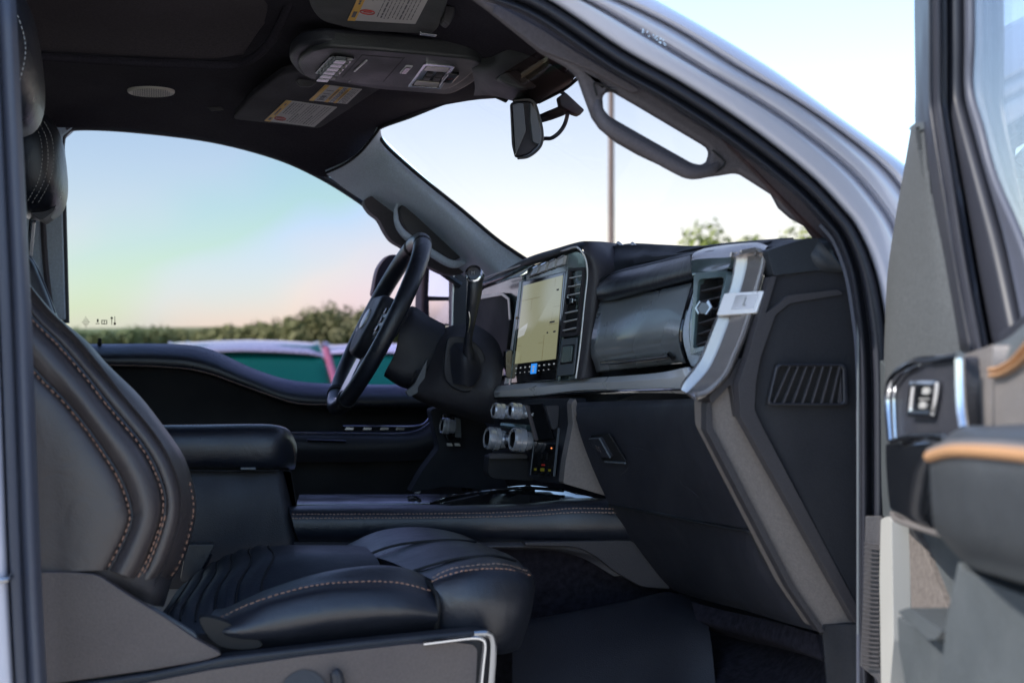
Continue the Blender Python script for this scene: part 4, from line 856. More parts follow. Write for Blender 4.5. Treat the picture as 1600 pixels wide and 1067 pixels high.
grid('console_side', [
 [(460, 846, .73), (640, 846, .73), (820, 845, .71), (900, 844, .69), (995, 844, .68)],
 [(460, 856, .722), (640, 856, .722), (820, 854, .705), (910, 862, .685), (1030, 890, .675)],
 [(460, 862, .73), (640, 862, .73), (820, 858, .71), (900, 868, .695), (960, 900, .685)],
], 'plastic2', con, th=.006)
plate('console_kick_panel', [(820, 846), (990, 843), (1052, 921), (1010, 918), (1000, 916), (960, 893), (935, 872), (910, 858), (890, 854), (820, 853)], .675, .02, 'plastic2', T, bev=.004, r=10)
grid('console_lower', [[(430, 850, .76), (640, 850, .76), (820, 850, .74), (960, 850, .73), (1060, 900, .72)], [(430, 960, .77), (640, 960, .77), (820, 960, .75), (960, 955, .74), (1060, 960, .72)], [(430, 1090, .78), (640, 1090, .78), (820, 1090, .76), (960, 1090, .74), (1060, 1090, .72)]], 'carpet', T, th=.01)
lid = grid('console_top_trim', [[(468, 772, 1.02), (560, 772, 1.02), (640, 772, 1.0), (711, 771, 1.0)], [(464, 781, .86), (560, 781, .86), (640, 780, .86), (690, 779, .86)], [(463, 787, .80), (560, 787, .80), (640, 786, .80), (672, 785, .80)]], 'chrome2', T, th=.006)
tube('lid_latch', [(638, 779, .85), (648, 778, .85), (655, 782, .83)], .004, 'piano', lid)
grid('console_tray', [[(690, 782, .90), (760, 766, .92), (830, 758, .90), (900, 770, .76)], [(670, 790, .76), (760, 788, .75), (830, 786, .74), (940, 780, .70)]], 'piano', T, th=.006)
tube('tray_rim', [(690, 779, .90), (725, 772, .90), (760, 767, .90), (820, 762, .86), (880, 766, .78)], .003, 'piano', lid)
# armrest box
ab = grid('armrest_box', [
 [(255, 728, .76), (340, 730, .76), (400, 732, .76), (436, 733, .76), (446, 735, .80)],
 [(262, 780, .745), (340, 780, .745), (410, 780, .745), (446, 780, .745), (456, 780, .79)],
 [(262, 850, .74), (340, 848, .74), (410, 846, .74), (459, 844, .74), (468, 842, .79)],
 [(262, 920, .745), (340, 920, .745), (410, 920, .745), (468, 920, .745), (476, 920, .79)],
], 'plastic', T, th=.02, bev=.003)
al = grid('armrest_lid', [
 [(235, 664, 1.02), (300, 663, 1.02), (380, 662, 1.02), (425, 663, 1.02), (446, 669, 1.0), (456, 684, .98)],
 [(235, 664, .80), (300, 664, .80), (380, 663, .80), (430, 664, .80), (452, 672, .82), (462, 690, .84)],
 [(235, 668, .745), (300, 668, .745), (380, 667, .745), (432, 668, .745), (452, 680, .76), (464, 700, .79)],
 [(235, 690, .725), (300, 690, .725), (380, 690, .725), (430, 690, .725), (450, 700, .745), (464, 715, .78)],
 [(235, 722, .73), (300, 724, .73), (380, 726, .73), (425, 727, .73), (448, 727, .75), (462, 727, .785)],
 [(235, 732, .76), (300, 734, .76), (380, 735, .76), (425, 735, .76), (446, 734, .78), (460, 733, .80)],
], 'leather', T, th=.02, nu=6, nv=5)
stitch('lid_stitching', [(235, 664, .775), (300, 663.5, .775), (380, 663, .775), (430, 664, .775), (448, 671, .785), (456, 690, .765), (461, 712, .772), (460, 728, .78)], 'thread', al, L=.003, g=.002, r=.0006)
tube('lid_gasket', [(290, 735, .745), (370, 736, .745), (436, 735, .745)], .002, 'black', al)
plate('lid_catch', [(376, 730), (400, 730), (400, 734), (376, 734)], .728, .006, 'grey', al, bev=.001)
plate('box_rear_column', [(440, 735), (455, 735), (464, 790), (458, 848), (470, 848), (462, 800), (446, 745)], .77, .03, 'black', T, bev=.002)
# ================================================================ passenger seat
st_ = [(30, 425), (85, 490), (135, 533), (168, 570), (216, 617), (252, 662), (285, 710), (300, 752), (306, 790), (300, 832), (285, 878), (268, 905)]
A_ = [(0, 432), (51, 498), (90, 537), (129, 582), (168, 632), (216, 689), (240, 728), (255, 770), (255, 806), (243, 845), (228, 882), (215, 905)]
B_ = [(-30, 470), (28, 545), (60, 587), (99, 626), (138, 674), (177, 731), (194, 765), (203, 795), (204, 812), (195, 838), (180, 868), (168, 890)]
def ln(P, Q, t): return [(a[0]*(1-t)+b[0]*t, a[1]*(1-t)+b[1]*t) for a, b in zip(P, Q)]
Z_ = [(-180, 470), (-150, 545), (-120, 590), (-100, 630), (-60, 680), (-30, 735), (-10, 770), (0, 800), (10, 820), (20, 845), (30, 872), (40, 895)]
prof = [(Z_, .135), (ln(Z_, B_, .6), .125), (ln(Z_, B_, .93), .13), (B_, .146), (ln(B_, A_, .10), .136), (ln(B_, A_, .45), .128), (ln(B_, A_, .8), .138), (A_, .168), (ln(A_, st_, .08), .160), (ln(A_, st_, .35), .160), (ln(A_, st_, .65), .185), (ln(A_, st_, .88), .215), (st_, .26), (ln(A_, st_, .97), .31), (ln(A_, st_, .6), .38), (ln(A_, st_, .2), .50)]
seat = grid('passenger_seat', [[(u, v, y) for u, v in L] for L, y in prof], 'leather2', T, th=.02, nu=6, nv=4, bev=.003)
seat['label'] = 'near passenger seat, black leather with copper stitching'
def lift(L, y): return [(u, v, y) for u, v in L]
stitch('backrest_stitching', lift(ln(B_, A_, -.03), .138), 'orange', seat, L=.0052, g=.0028, r=.0009)
stitch('backrest_stitching', lift(ln(A_, B_, .03), .152), 'orange', seat, L=.0052, g=.0028, r=.0009)
stitch('backrest_stitching', lift(ln(A_, st_, .93)[7:], .222), 'orange', seat, L=.0045, g=.0035, r=.0009)
stitch('backrest_stitching', lift(ln(A_, st_, .06)[8:], .156), 'orange', seat, L=.0052, g=.0028, r=.0009)
tube('seam_welt', lift(ln(B_, A_, .03), .138), .0016, 'leather', seat)
tube('seam_welt', lift(ln(A_, st_, .03), .156), .0016, 'leather', seat)
grid('backrest_skirt', [[(50, 885, .135), (110, 878, .135), (170, 873, .14), (215, 874, .15), (250, 884, .18), (275, 885, .25)],
                        [(50, 900, .14), (110, 898, .14), (180, 905, .145), (215, 915, .155), (250, 925, .18), (262, 930, .25)],
                        [(50, 920, .16), (110, 920, .16), (170, 925, .165), (210, 935, .17), (240, 946, .18), (256, 948, .25)]], 'plastic2', seat, th=.01)
QJ = (2, 5, 8, 11, 14, 17)
def quilt(i, j):
    e = min(1, max(0, (i-3)/3))*min(1, max(0, (25-i)/3)); return .0045*e*abs(math.sin(math.pi*(j-2)/3)) if 2 <= j <= 17 else 0
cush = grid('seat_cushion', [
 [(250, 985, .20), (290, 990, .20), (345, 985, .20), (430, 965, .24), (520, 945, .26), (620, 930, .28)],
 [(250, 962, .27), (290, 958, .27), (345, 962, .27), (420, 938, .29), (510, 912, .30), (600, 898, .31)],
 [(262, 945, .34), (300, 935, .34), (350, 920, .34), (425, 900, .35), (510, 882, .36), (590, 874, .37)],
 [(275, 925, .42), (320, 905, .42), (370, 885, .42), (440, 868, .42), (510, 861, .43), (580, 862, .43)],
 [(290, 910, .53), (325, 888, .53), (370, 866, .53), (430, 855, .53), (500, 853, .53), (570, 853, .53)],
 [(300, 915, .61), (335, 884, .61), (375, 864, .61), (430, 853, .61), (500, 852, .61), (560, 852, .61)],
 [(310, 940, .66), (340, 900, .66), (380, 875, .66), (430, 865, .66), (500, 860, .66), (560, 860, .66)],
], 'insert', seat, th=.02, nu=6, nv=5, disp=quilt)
stitch('cushion_stitching', [(345, 882, .60), (370, 866, .60), (410, 857, .60), (460, 854, .60), (530, 853.5, .60)], 'thread', seat, L=.003, g=.0025, r=.0007)
for j in QJ:
    P = [Vector(SURF['seat_cushion'][i, j])+Vector((0, -.001, .0012)) for i in range(3, 24)]
    v, f = tubev(P, .0014, 6); make('insert_seam', v, f, 'black', seat)
nb = grid('cushion_bolster', [
 [(322, 990, .20), (360, 1010, .17), (430, 1016, .165), (500, 1008, .165), (570, 1000, .165), (635, 994, .165), (682, 988, .17)],
 [(318, 975, .18), (350, 988, .14), (420, 985, .130), (500, 970, .125), (570, 962, .125), (635, 960, .128), (684, 965, .14)],
 [(322, 968, .19), (350, 970, .16), (415, 950, .14), (495, 932, .135), (570, 926, .135), (632, 930, .138), (683, 942, .15)],
 [(326, 965, .20), (350, 962, .18), (412, 936, .165), (492, 915, .16), (570, 909, .16), (630, 912, .16), (679, 925, .17)],
 [(330, 960, .21), (350, 957, .20), (412, 931, .18), (494, 909, .175), (572, 902, .175), (630, 904, .175), (677, 917, .185)],
 [(336, 952, .24), (356, 948, .23), (418, 920, .22), (500, 895, .215), (579, 884, .215), (634, 888, .21), (674, 904, .21)],
 [(345, 952, .28), (365, 948, .27), (428, 922, .26), (508, 898, .26), (585, 887, .26), (634, 891, .25), (668, 906, .24)],
 [(355, 965, .31), (375, 960, .30), (438, 935, .30), (515, 915, .30), (590, 905, .30), (634, 905, .28), (664, 915, .26)],
], 'leather', seat, th=.015, nu=6, nv=5, bev=.002)
stitch('bolster_stitching', [(345, 963, .178), (412, 935, .162), (492, 914, .157), (570, 908, .157), (630, 911, .157), (678, 924, .167)], 'orange', seat, L=.0048, g=.0025, r=.0009)
ex = grid('cushion_extension', [
 [(700, 1020, .22), (735, 1022, .20), (780, 1022, .20), (806, 1016, .24), (812, 1010, .30)],
 [(686, 1000, .17), (735, 1004, .155), (785, 1008, .16), (814, 1004, .21), (818, 990, .30)],
 [(684, 960, .155), (735, 950, .135), (792, 952, .14), (826, 962, .18), (830, 950, .28)],
 [(682, 930, .155), (735, 915, .14), (790, 914, .145), (830, 924, .175), (836, 920, .26)],
 [(676, 912, .165), (735, 893, .155), (786, 891, .16), (828, 901, .185), (834, 905, .27)],
 [(674, 905, .18), (735, 887, .17), (786, 885, .175), (827, 896, .20), (833, 900, .29)],
 [(660, 898, .215), (725, 878, .21), (780, 874, .21), (820, 886, .24), (830, 897, .32)],
 [(645, 893, .25), (710, 875, .25), (768, 869, .25), (812, 882, .28), (826, 895, .36)],
 [(612, 878, .34), (680, 860, .34), (745, 855, .34), (800, 869, .36), (818, 888, .42)],
 [(580, 868, .43), (642, 848, .43), (712, 843, .43), (775, 858, .45), (802, 878, .50)],
 [(555, 862, .52), (605, 838, .52), (675, 830, .52), (740, 845, .54), (785, 868, .58)],
 [(530, 858, .60), (590, 830, .60), (650, 823, .60), (715, 833, .61), (765, 858, .64)],
 [(530, 864, .65), (585, 840, .65), (645, 833, .65), (705, 843, .66), (750, 868, .68)],
 [(540, 900, .67), (590, 890, .67), (645, 885, .67), (705, 890, .68), (750, 900, .69)],
], 'leather', seat, th=.015, nu=6, nv=5, bev=.002)
stitch('extension_stitching', [(674, 908, .172), (700, 897, .160), (735, 890, .158), (786, 888, .163), (829, 898, .188)], 'orange', seat, L=.0045, g=.0022, r=.0009, rows=1)
stitch('extension_stitching', [(676, 902, .18), (702, 889, .170), (736, 883, .170), (786, 881, .178), (826, 892, .205)], 'thread', seat, L=.0045, g=.0022, r=.0008, rows=1)
tube('extension_seam', [(564, 876, .42), (588, 861, .42), (632, 849, .42), (700, 843.5, .42), (744, 846, .44)], .0018, 'black', seat)
tube('extension_seam', [(645, 892, .247), (680, 881, .245), (720, 872, .247), (770, 868, .25), (806, 876, .27)], .0018, 'black', seat)
tube('front_gap_seam', [(525, 861, .55), (552, 873, .46), (582, 886, .36), (620, 892, .28), (660, 904, .21), (679, 922, .162), (685, 945, .145), (683, 975, .15), (681, 990, .16)], .003, 'black', seat)
# seat side shield, rail cover, chrome corner
sh_ = plate('side_shield', [(40, 893), (110, 893), (152, 897), (175, 912), (205, 932), (255, 962), (310, 1000), (350, 1022), (320, 1032), (240, 1046), (100, 1066), (40, 1072)], .122, .02, 'taupe', seat, bev=.005, r=10)
plate('shield_painted_highlight', [(225, 946), (240, 950), (305, 990), (312, 1004), (295, 1000), (262, 978)], .13, .015, 'grey', seat, bev=.003, r=5)  # grey strip paints a bluish highlight along the shield
plate('shield_end_cap', [(312, 965), (345, 968), (380, 985), (410, 1005), (395, 1014), (350, 1012), (325, 995)], .142, .02, 'black', seat, bev=.009, sm=4)
rc = plate('rail_cover', [(40, 1078), (100, 1070), (240, 1050), (350, 1026), (420, 1018), (560, 1002), (660, 992), (745, 984), (768, 986), (776, 1004), (774, 1100), (40, 1100)], .118, .03, 'plastic', seat, bev=.006, r=8)
plate('rail_face', [(40, 1100), (200, 1072), (330, 1046), (480, 1024), (640, 1006), (700, 1002), (738, 1006), (746, 1014), (742, 1100)], .108, .02, 'taupe', seat, bev=.004, r=6)
tube('chrome_corner', [(661, 1005, .104), (700, 1000, .104), (735, 996, .104), (752, 998, .104), (757, 1008, .104), (754, 1040, .104), (748, 1100, .104)], .0052, 'chrome', seat, ns=10, n=8, flat=.6)
tube('chrome_outer', [(740, 990, .106), (762, 990, .106), (770, 1002, .106), (769, 1040, .106), (764, 1100, .106)], .0045, 'chrome2', seat, ns=10, n=8)
tube('recliner_lever', [(521, 1048, .10), (526, 1056, .098), (532, 1090, .098)], [.006, .008, .009], 'plastic', seat, ns=10)
tube('lumbar_dial', [(475, 1082, .100), (475, 1082, .112)], .026, 'plastic', seat, ns=32)
tube('seat_buckle', [(292, 905, .60), (312, 882, .60), (322, 862, .60)], [.014, .016, .017], 'rubber', T, ns=8, flat=.6)
plate('buckle_stalk', [(292, 850), (336, 850), (330, 862), (306, 908), (282, 908)], .58, .03, 'leather', T, bev=.004, r=4)
# near headrest seen past the post
def pad(name, c, rx, ry, rz, m, par, tilt=0., e=.6, n=20):
    vs = []
    for i in range(n+1):
        ph = -math.pi/2+math.pi*i/n
        for k in range(2*n):
            th = math.pi*k/n; f = lambda x: math.copysign(abs(x)**e, x)
            p = Vector((rx*f(math.cos(ph))*f(math.cos(th)), ry*f(math.cos(ph))*f(math.sin(th)), rz*f(math.sin(ph))))
            x, z = p.x*math.cos(tilt)+p.z*math.sin(tilt), -p.x*math.sin(tilt)+p.z*math.cos(tilt)
            vs.append(Vector(c)+Vector((x, p.y, z)))
    fs = [(i*2*n+k, i*2*n+(k+1) % (2*n), (i+1)*2*n+(k+1) % (2*n), (i+1)*2*n+k) for i in range(n) for k in range(2*n)]
    return make(name, vs, fs, m, par, ang=80)
pad('headrest', W(5, 95, .42), .048, .13, .098, 'leather', seat, tilt=-.12, e=.7)
stitch('headrest_stitching', [(24, 15, .30), (36, 50, .30), (40, 80, .30), (34, 115, .30), (26, 140, .30)], 'white', seat, L=.004, g=.003)
# driver seat
ds = grid('driver_seat', [[(20, 395, 1.36), (50, 405, 1.36), (68, 440, 1.36), (88, 490, 1.36), (110, 560, 1.36), (150, 700, 1.36)], [(20, 392, 1.14), (48, 402, 1.14), (66, 437, 1.14), (86, 488, 1.14), (108, 560, 1.14), (148, 700, 1.14)], [(10, 400, 1.10), (38, 415, 1.10), (55, 450, 1.10), (74, 500, 1.10), (96, 570, 1.10), (136, 700, 1.10)], [(-40, 420, 1.10), (0, 440, 1.10), (20, 480, 1.10), (40, 530, 1.10), (60, 600, 1.10), (100, 700, 1.10)]], 'leather', T, th=.02)
ds['label'] = 'far driver seat, only its shoulder and headrest showing'
stitch('seat_stitching', [(42, 408, 1.13), (58, 440, 1.13), (74, 488, 1.13)], 'white', ds, L=.006, g=.004, r=.0012)
tube('seat_welt', [(44, 400, 1.13), (64, 436, 1.13), (84, 490, 1.13)], .004, 'bpost', ds)
hd_ = pad('headrest', W(58, 262, 1.28), .052, .14, .098, 'leather', ds, tilt=-.1, e=.72)
for dx in (0, 9, -9):
    stitch('headrest_stitching', [(60+dx, 190, 1.13), (72+dx, 215, 1.125), (75+dx, 250, 1.125), (68+dx, 285, 1.125), (50+dx, 318, 1.13)], 'white', ds, L=.004, g=.003)
plate('headrest_shell', [(42, 310), (50, 335), (66, 344), (84, 330), (95, 300), (97, 270), (92, 240), (88, 290), (72, 325)], 1.2, .12, 'plastic2', ds, bev=.008, r=4)
tube('headrest_post', [(52, 335, 1.28), (46, 400, 1.28)], .006, 'chrome2', ds)
# floor of the cab
grid('cab_floor', [[(480, 1075, .74), (760, 1075, .74), (980, 1000, .74), (1120, 960, .72), (1200, 970, .60), (1330, 985, .35)],
                   [(480, 1150, .50), (760, 1150, .50), (1000, 1090, .50), (1150, 1040, .50), (1250, 1030, .40), (1345, 1040, .2)],
                   [(480, 1300, .1), (760, 1300, .1), (1000, 1300, .1), (1150, 1300, .1), (1250, 1300, .1), (1400, 1300, .1)]], 'carpet', T, th=.01)
grid('carpet_hump', [[(800, 985, .64), (900, 968, .64), (980, 945, .66), (1040, 925, .68), (1090, 935, .66)], [(800, 975, .60), (900, 958, .60), (990, 940, .62), (1050, 930, .64), (1100, 950, .62)],
                     [(800, 1060, .50), (900, 1040, .50), (1000, 1010, .52), (1070, 985, .54), (1110, 990, .52)], [(800, 1150, .42), (900, 1150, .42), (1000, 1130, .44), (1070, 1100, .46), (1120, 1080, .46)]], 'plastic', T, th=.008)
grid('toe_carpet', [[(1080, 940, .60), (1140, 955, .50), (1200, 968, .36), (1275, 990, .2)], [(1090, 970, .56), (1150, 985, .46), (1210, 1000, .32), (1285, 1030, .18)], [(1110, 985, .60), (1160, 1000, .50), (1215, 1012, .36), (1290, 1032, .22)]], 'carpet', T, th=.01)
grid('kick_panel', [[(1284, 975, .10), (1320, 975, .09), (1360, 975, .06)], [(1290, 1040, .10), (1330, 1040, .09), (1370, 1040, .06)], [(1300, 1150, .10), (1340, 1150, .09), (1380, 1150, .06)]], 'blue', T, th=.01)
# ================================================================ open passenger door
def D(u, v, d=0.):
    """point of the swung-open door panel; d = distance proud of the panel"""
    n = Vector((-.978, .208, 0)); h = W(1388, 560, -.02); r = (W(u, v, 0)-CAM)
    t = (h-CAM).dot(n)/r.dot(n); p = CAM+r*t
    if d: r = p-CAM; p = CAM+r*(((h-CAM).dot(n)+d)/r.dot(n))
    return p
DN = Vector((-.978, .208, 0))
def dg(name, rows, m, par, **k): return grid(name, [[tuple(D(*p)) for p in r] for r in rows], m, par, raw=True, **k)
def dp(name, pts, d, th, m, par, bev=.002, r=0, holes=(), sm=0, hr=0):
    def L(P, rr):
        P = [(*p[:2], 0) for p in P]
        if sm: P = [tuple(q) for q in cr(P, sm, True)]
        elif rr: P = rnd(P, rr)
        return [D(p[0], p[1], d) for p in P]
    return prism(name, [L(pts, r)]+[L(h, hr) for h in holes], -DN*th, m, par, bev)
def dt(name, pts, rad, m, par, **k): return tube(name, [tuple(D(*p)) for p in pts], rad, m, par, raw=True, **k)
door = dg('passenger_door', [
 [(1372, 560, .0), (1382, 570, .012), (1390, 580, .015), (1430, 575, .015), (1500, 560, .015), (1560, 540, .015), (1640, 480, .015)],
 [(1374, 640, .0), (1384, 640, .012), (1392, 640, .015), (1430, 640, .015), (1500, 640, .015), (1560, 640, .015), (1640, 640, .015)],
 [(1376, 760, .0), (1386, 760, .012), (1394, 760, .015), (1430, 760, .015), (1500, 760, .015), (1560, 760, .015), (1640, 760, .015)],
 [(1380, 830, .0), (1392, 830, .012), (1400, 830, .015), (1430, 830, .015), (1500, 830, .015), (1560, 830, .015), (1640, 830, .015)],
 [(1384, 1100, .0), (1396, 1100, .012), (1404, 1100, .015), (1430, 1100, .015), (1500, 1100, .015), (1560, 1100, .015), (1640, 1100, .015)],
], 'doorgrey', T, th=.05, bev=.002)
door['label'] = 'passenger door swung wide open'
dg('sail_panel', [[(1424, 196, .0), (1390, 400, .0), (1383, 500, .0), (1380, 600, .0)], [(1432, 196, .02), (1402, 400, .025), (1394, 500, .028), (1392, 600, .028)], [(1442, 196, .028), (1450, 400, .03), (1455, 500, .032), (1460, 600, .032)], [(1447, 196, .02), (1478, 400, .022), (1495, 500, .024), (1512, 600, .024)]], 'fabgrey', door, th=.01, bev=.003)
dp('sail_cap', [(1418, 202), (1428, 193), (1446, 189), (1449, 200), (1432, 206)], .03, .03, 'doorgrey', door, bev=.004, r=3)
wfr = dg('window_frame', [
 [(1428, -60, .0), (1429, 60, .0), (1430, 140, .0), (1430, 200, .0), (1440, 300, .0), (1470, 420, .0), (1495, 560, .0)],
 [(1436, -60, .03), (1437, 60, .03), (1438, 140, .03), (1446, 196, .035), (1463, 300, .035), (1480, 400, .035), (1506, 560, .035)],
 [(1446, -60, .04), (1447, 60, .04), (1448, 140, .042), (1452, 190, .045), (1474, 300, .045), (1490, 400, .045), (1516, 560, .045)],
 [(1458, -60, .046), (1459, 60, .046), (1459, 140, .046), (1462, 180, .046), (1484, 300, .046), (1500, 400, .046), (1528, 560, .046)],
 [(1470, -60, .04), (1471, 60, .04), (1471, 140, .04), (1474, 180, .04), (1494, 300, .04), (1510, 400, .04), (1540, 560, .04)],
 [(1474, -60, .02), (1475, 60, .02), (1475, 140, .02), (1479, 180, .02), (1500, 300, .02), (1518, 400, .02), (1548, 560, .02)],
 [(1478, -60, .03), (1479, 60, .03), (1479, 140, .03), (1484, 180, .03), (1508, 300, .03), (1528, 400, .03), (1558, 560, .03)],
 [(1490, -60, .028), (1491, 60, .028), (1491, 140, .028), (1498, 180, .028), (1530, 300, .028), (1556, 400, .028), (1590, 560, .028)],
], 'rubber', door, th=.012, nu=5, nv=4, mv='c', bev=0)
dg('frame_outer_paint', [
 [(1490, -60, .02), (1491, 60, .02), (1491, 140, .02), (1504, 200, .02), (1525, 280, .02), (1560, 400, .02), (1600, 560, .02)],
 [(1500, -60, .016), (1501, 60, .016), (1502, 140, .016), (1516, 200, .016), (1538, 280, .016), (1580, 400, .016), (1620, 560, .016)],
 [(1513, -60, .02), (1514, 60, .02), (1512, 140, .02), (1528, 200, .02), (1550, 280, .02), (1600, 400, .02), (1640, 560, .02)],
], 'bpost', door, th=.006, bev=0)
dp('door_window_glass', [(1500, -80), (1760, -80), (1760, 620), (1580, 560), (1520, 330)], .014, .004, 'pglass', door, bev=0)
dp('belt_moulding', [(1560, 520), (1600, 490), (1700, 430), (1700, 470), (1600, 530), (1560, 545)], .04, .04, 'rubber', door, bev=.003)
dg('door_top_pad', [[(1500, 553, .03), (1530, 546, .03), (1552, 538, .03), (1575, 525, .03), (1600, 503, .03), (1660, 450, .03)], [(1500, 560, .055), (1530, 554, .055), (1552, 546, .055), (1577, 535, .055), (1604, 514, .055), (1664, 462, .055)], [(1500, 600, .06), (1530, 595, .06), (1552, 585, .06), (1578, 572, .06), (1608, 548, .06), (1668, 500, .06)], [(1500, 680, .05), (1530, 680, .05), (1552, 680, .05), (1580, 680, .05), (1610, 680, .05), (1670, 680, .05)]], 'doorgrey', door, th=.01)
dp('brushed_insert', [(1501, 556), (1551, 538), (1550, 600), (1550, 690), (1500, 690)], .072, .02, 'doorlt', door, bev=.002, r=3)
dp('light_insert', [(1551, 594), (1580, 585), (1600, 572), (1680, 510), (1680, 700), (1551, 700)], .070, .02, 'doorlt', door, bev=.002, r=3)
dt('orange_piping', [(1550, 578, .073), (1565, 575, .073), (1585, 563, .073), (1603, 543, .073), (1640, 500, .073)], .0045, 'oband', door, flat=.5)
dt('orange_piping', [(1550, 587, .073), (1567, 584, .073), (1588, 572, .073), (1608, 553, .073), (1645, 510, .073)], .0040, 'oband', door, flat=.5)
sp3 = dp('switch_plate', [(1393, 690), (1389, 610), (1394, 590), (1410, 573), (1434, 563), (1470, 561), (1500, 556), (1505, 690), (1460, 692)], .088, .05, 'plastic', door, bev=.004, r=8)
dt('switch_plate_chrome', [(1392, 688, .09), (1388, 640, .09), (1388, 612, .09), (1393, 594, .09), (1408, 577, .09), (1432, 565, .09), (1465, 562, .09), (1500, 556, .09)], .0038, 'chrome', door, n=8)
dt('switch_plate_chrome', [(1399, 684, .091), (1397, 640, .091), (1397, 612, .091), (1402, 597, .091), (1416, 581, .091), (1438, 570, .091)], .0016, 'chrome', door, n=8)
dt('switch_plate_chrome', [(1499, 560, .092), (1500, 600, .092), (1502, 640, .092), (1506, 668, .092)], .0040, 'chrome', door, n=6)
dt('switch_plate_chrome', [(1394, 690, .091), (1420, 683, .093), (1450, 681, .095), (1475, 682, .097)], .003, 'chrome2', door, n=8)
dt('window_switch_bezel', [(1430, 600, .092), (1460, 600, .092), (1464, 604, .092), (1458, 642, .092), (1454, 646, .092), (1426, 646, .092), (1423, 642, .092), (1427, 604, .092)], .0035, 'chrome', door, closed=True, n=5)
dp('window_switch', [(1431, 603), (1460, 603), (1455, 643), (1427, 643)], .094, .01, 'piano', door, bev=.002, r=3)
for u, v in ((1446, 611), (1441, 633)):
    dp('switch_mark', [(u-5, v+4), (u-4, v-4), (u, v-6), (u+4, v-4), (u+5, v+4)], .0955, .001, 'white', door, bev=0, sm=3)
dp('switch_mark', [(1436, 622), (1451, 622), (1451, 624), (1436, 624)], .0955, .001, 'white', door, bev=0)
dg('door_pull', [[(1386, 692, .06), (1420, 688, .085), (1450, 684, .10), (1475, 690, .10)], [(1384, 700, .075), (1420, 700, .098), (1450, 700, .112), (1475, 700, .112)], [(1386, 750, .07), (1420, 750, .10), (1450, 750, .112), (1475, 750, .112)], [(1392, 800, .06), (1420, 812, .09), (1450, 824, .10), (1475, 830, .10)], [(1402, 814, .03), (1430, 824, .05), (1460, 832, .05), (1480, 838, .05)]], 'piano', door, th=.02)
dt('pull_edge', [(1394, 802, .06), (1402, 812, .075), (1430, 822, .09), (1470, 834, .10)], .003, 'doorlt', door)
arm = dg('door_armrest', [
 [(1462, 700, .05), (1500, 668, .05), (1560, 664, .05), (1620, 660, .05), (1700, 655, .05)],
 [(1458, 700, .13), (1500, 672, .14), (1560, 668, .14), (1620, 665, .14), (1700, 660, .14)],
 [(1452, 712, .15), (1500, 700, .165), (1560, 702, .165), (1620, 706, .165), (1700, 712, .165)],
 [(1454, 760, .155), (1500, 770, .17), (1560, 780, .17), (1620, 790, .17), (1700, 800, .17)],
 [(1458, 820, .15), (1500, 850, .16), (1560, 870, .16), (1620, 885, .16), (1700, 900, .16)],
 [(1470, 838, .10), (1510, 880, .11), (1565, 900, .11), (1620, 915, .11), (1700, 930, .11)],
 [(1480, 838, .04), (1520, 880, .04), (1570, 905, .04), (1620, 920, .04), (1700, 935, .04)],
], 'dlea', door, th=.01)
dt('armrest_piping', [(1452, 713, .155), (1475, 706, .163), (1500, 703, .170), (1560, 706, .170), (1620, 712, .170), (1700, 720, .170)], .0042, 'oband', door, n=6, ns=10)
dt('armrest_piping', [(1454, 707, .152), (1475, 699, .161), (1500, 696, .168), (1560, 698, .168), (1620, 704, .168), (1700, 712, .168)], .0036, 'doorlt', door, n=6, ns=10)
dp('sunlit_edge_strip', [(1376, 810), (1388, 806), (1393, 812), (1396, 1000), (1388, 1100), (1377, 1100), (1374, 900)], .035, .02, 'white', door, bev=.003, r=4)  # white colour stands for sunlight on the door edge
dp('carpet_insert', [(1419, 815), (1440, 850), (1480, 950), (1478, 1000), (1424, 962)], .022, .01, 'carpet2', door, bev=.001)
dp('bin_front', [(1497, 875), (1504, 890), (1560, 915), (1640, 945), (1640, 1100), (1465, 1100), (1478, 970)], .10, .05, 'doorgrey', door, bev=.006, r=6)
dp('bin_lip', [(1402, 955), (1420, 948), (1472, 985), (1464, 998), (1450, 1000)], .09, .06, 'doorgrey', door, bev=.005, r=4)
dp('bin_side', [(1402, 962), (1464, 1000), (1476, 990), (1480, 1100), (1420, 1100), (1404, 1010)], .075, .05, 'doorgrey', door, bev=.004, r=4)
# ribbed check strap boot between door and body
hb = grid('hinge_boot', [[(1352, 806, .0), (1372, 806, -.01), (1378, 806, -.015)], [(1350, 900, .0), (1370, 900, -.01), (1376, 900, -.015)], [(1344, 1040, .0), (1368, 1060, -.01), (1378, 1080, -.015)]], 'plastic2', T, th=.006)
for i in range(28):
    v = 848+i*7; tube('boot_rib', [(1350-.06*i*2, v, -.006), (1362, v+2, -.012), (1373, v+3, -.018)], .0012, 'plastic2', hb, ns=5, n=1)
tube('body_edge_line', [(1341, 480, .02), (1341, 700, .02), (1341, 990, .02)], .0016, 'grey', door_frame)
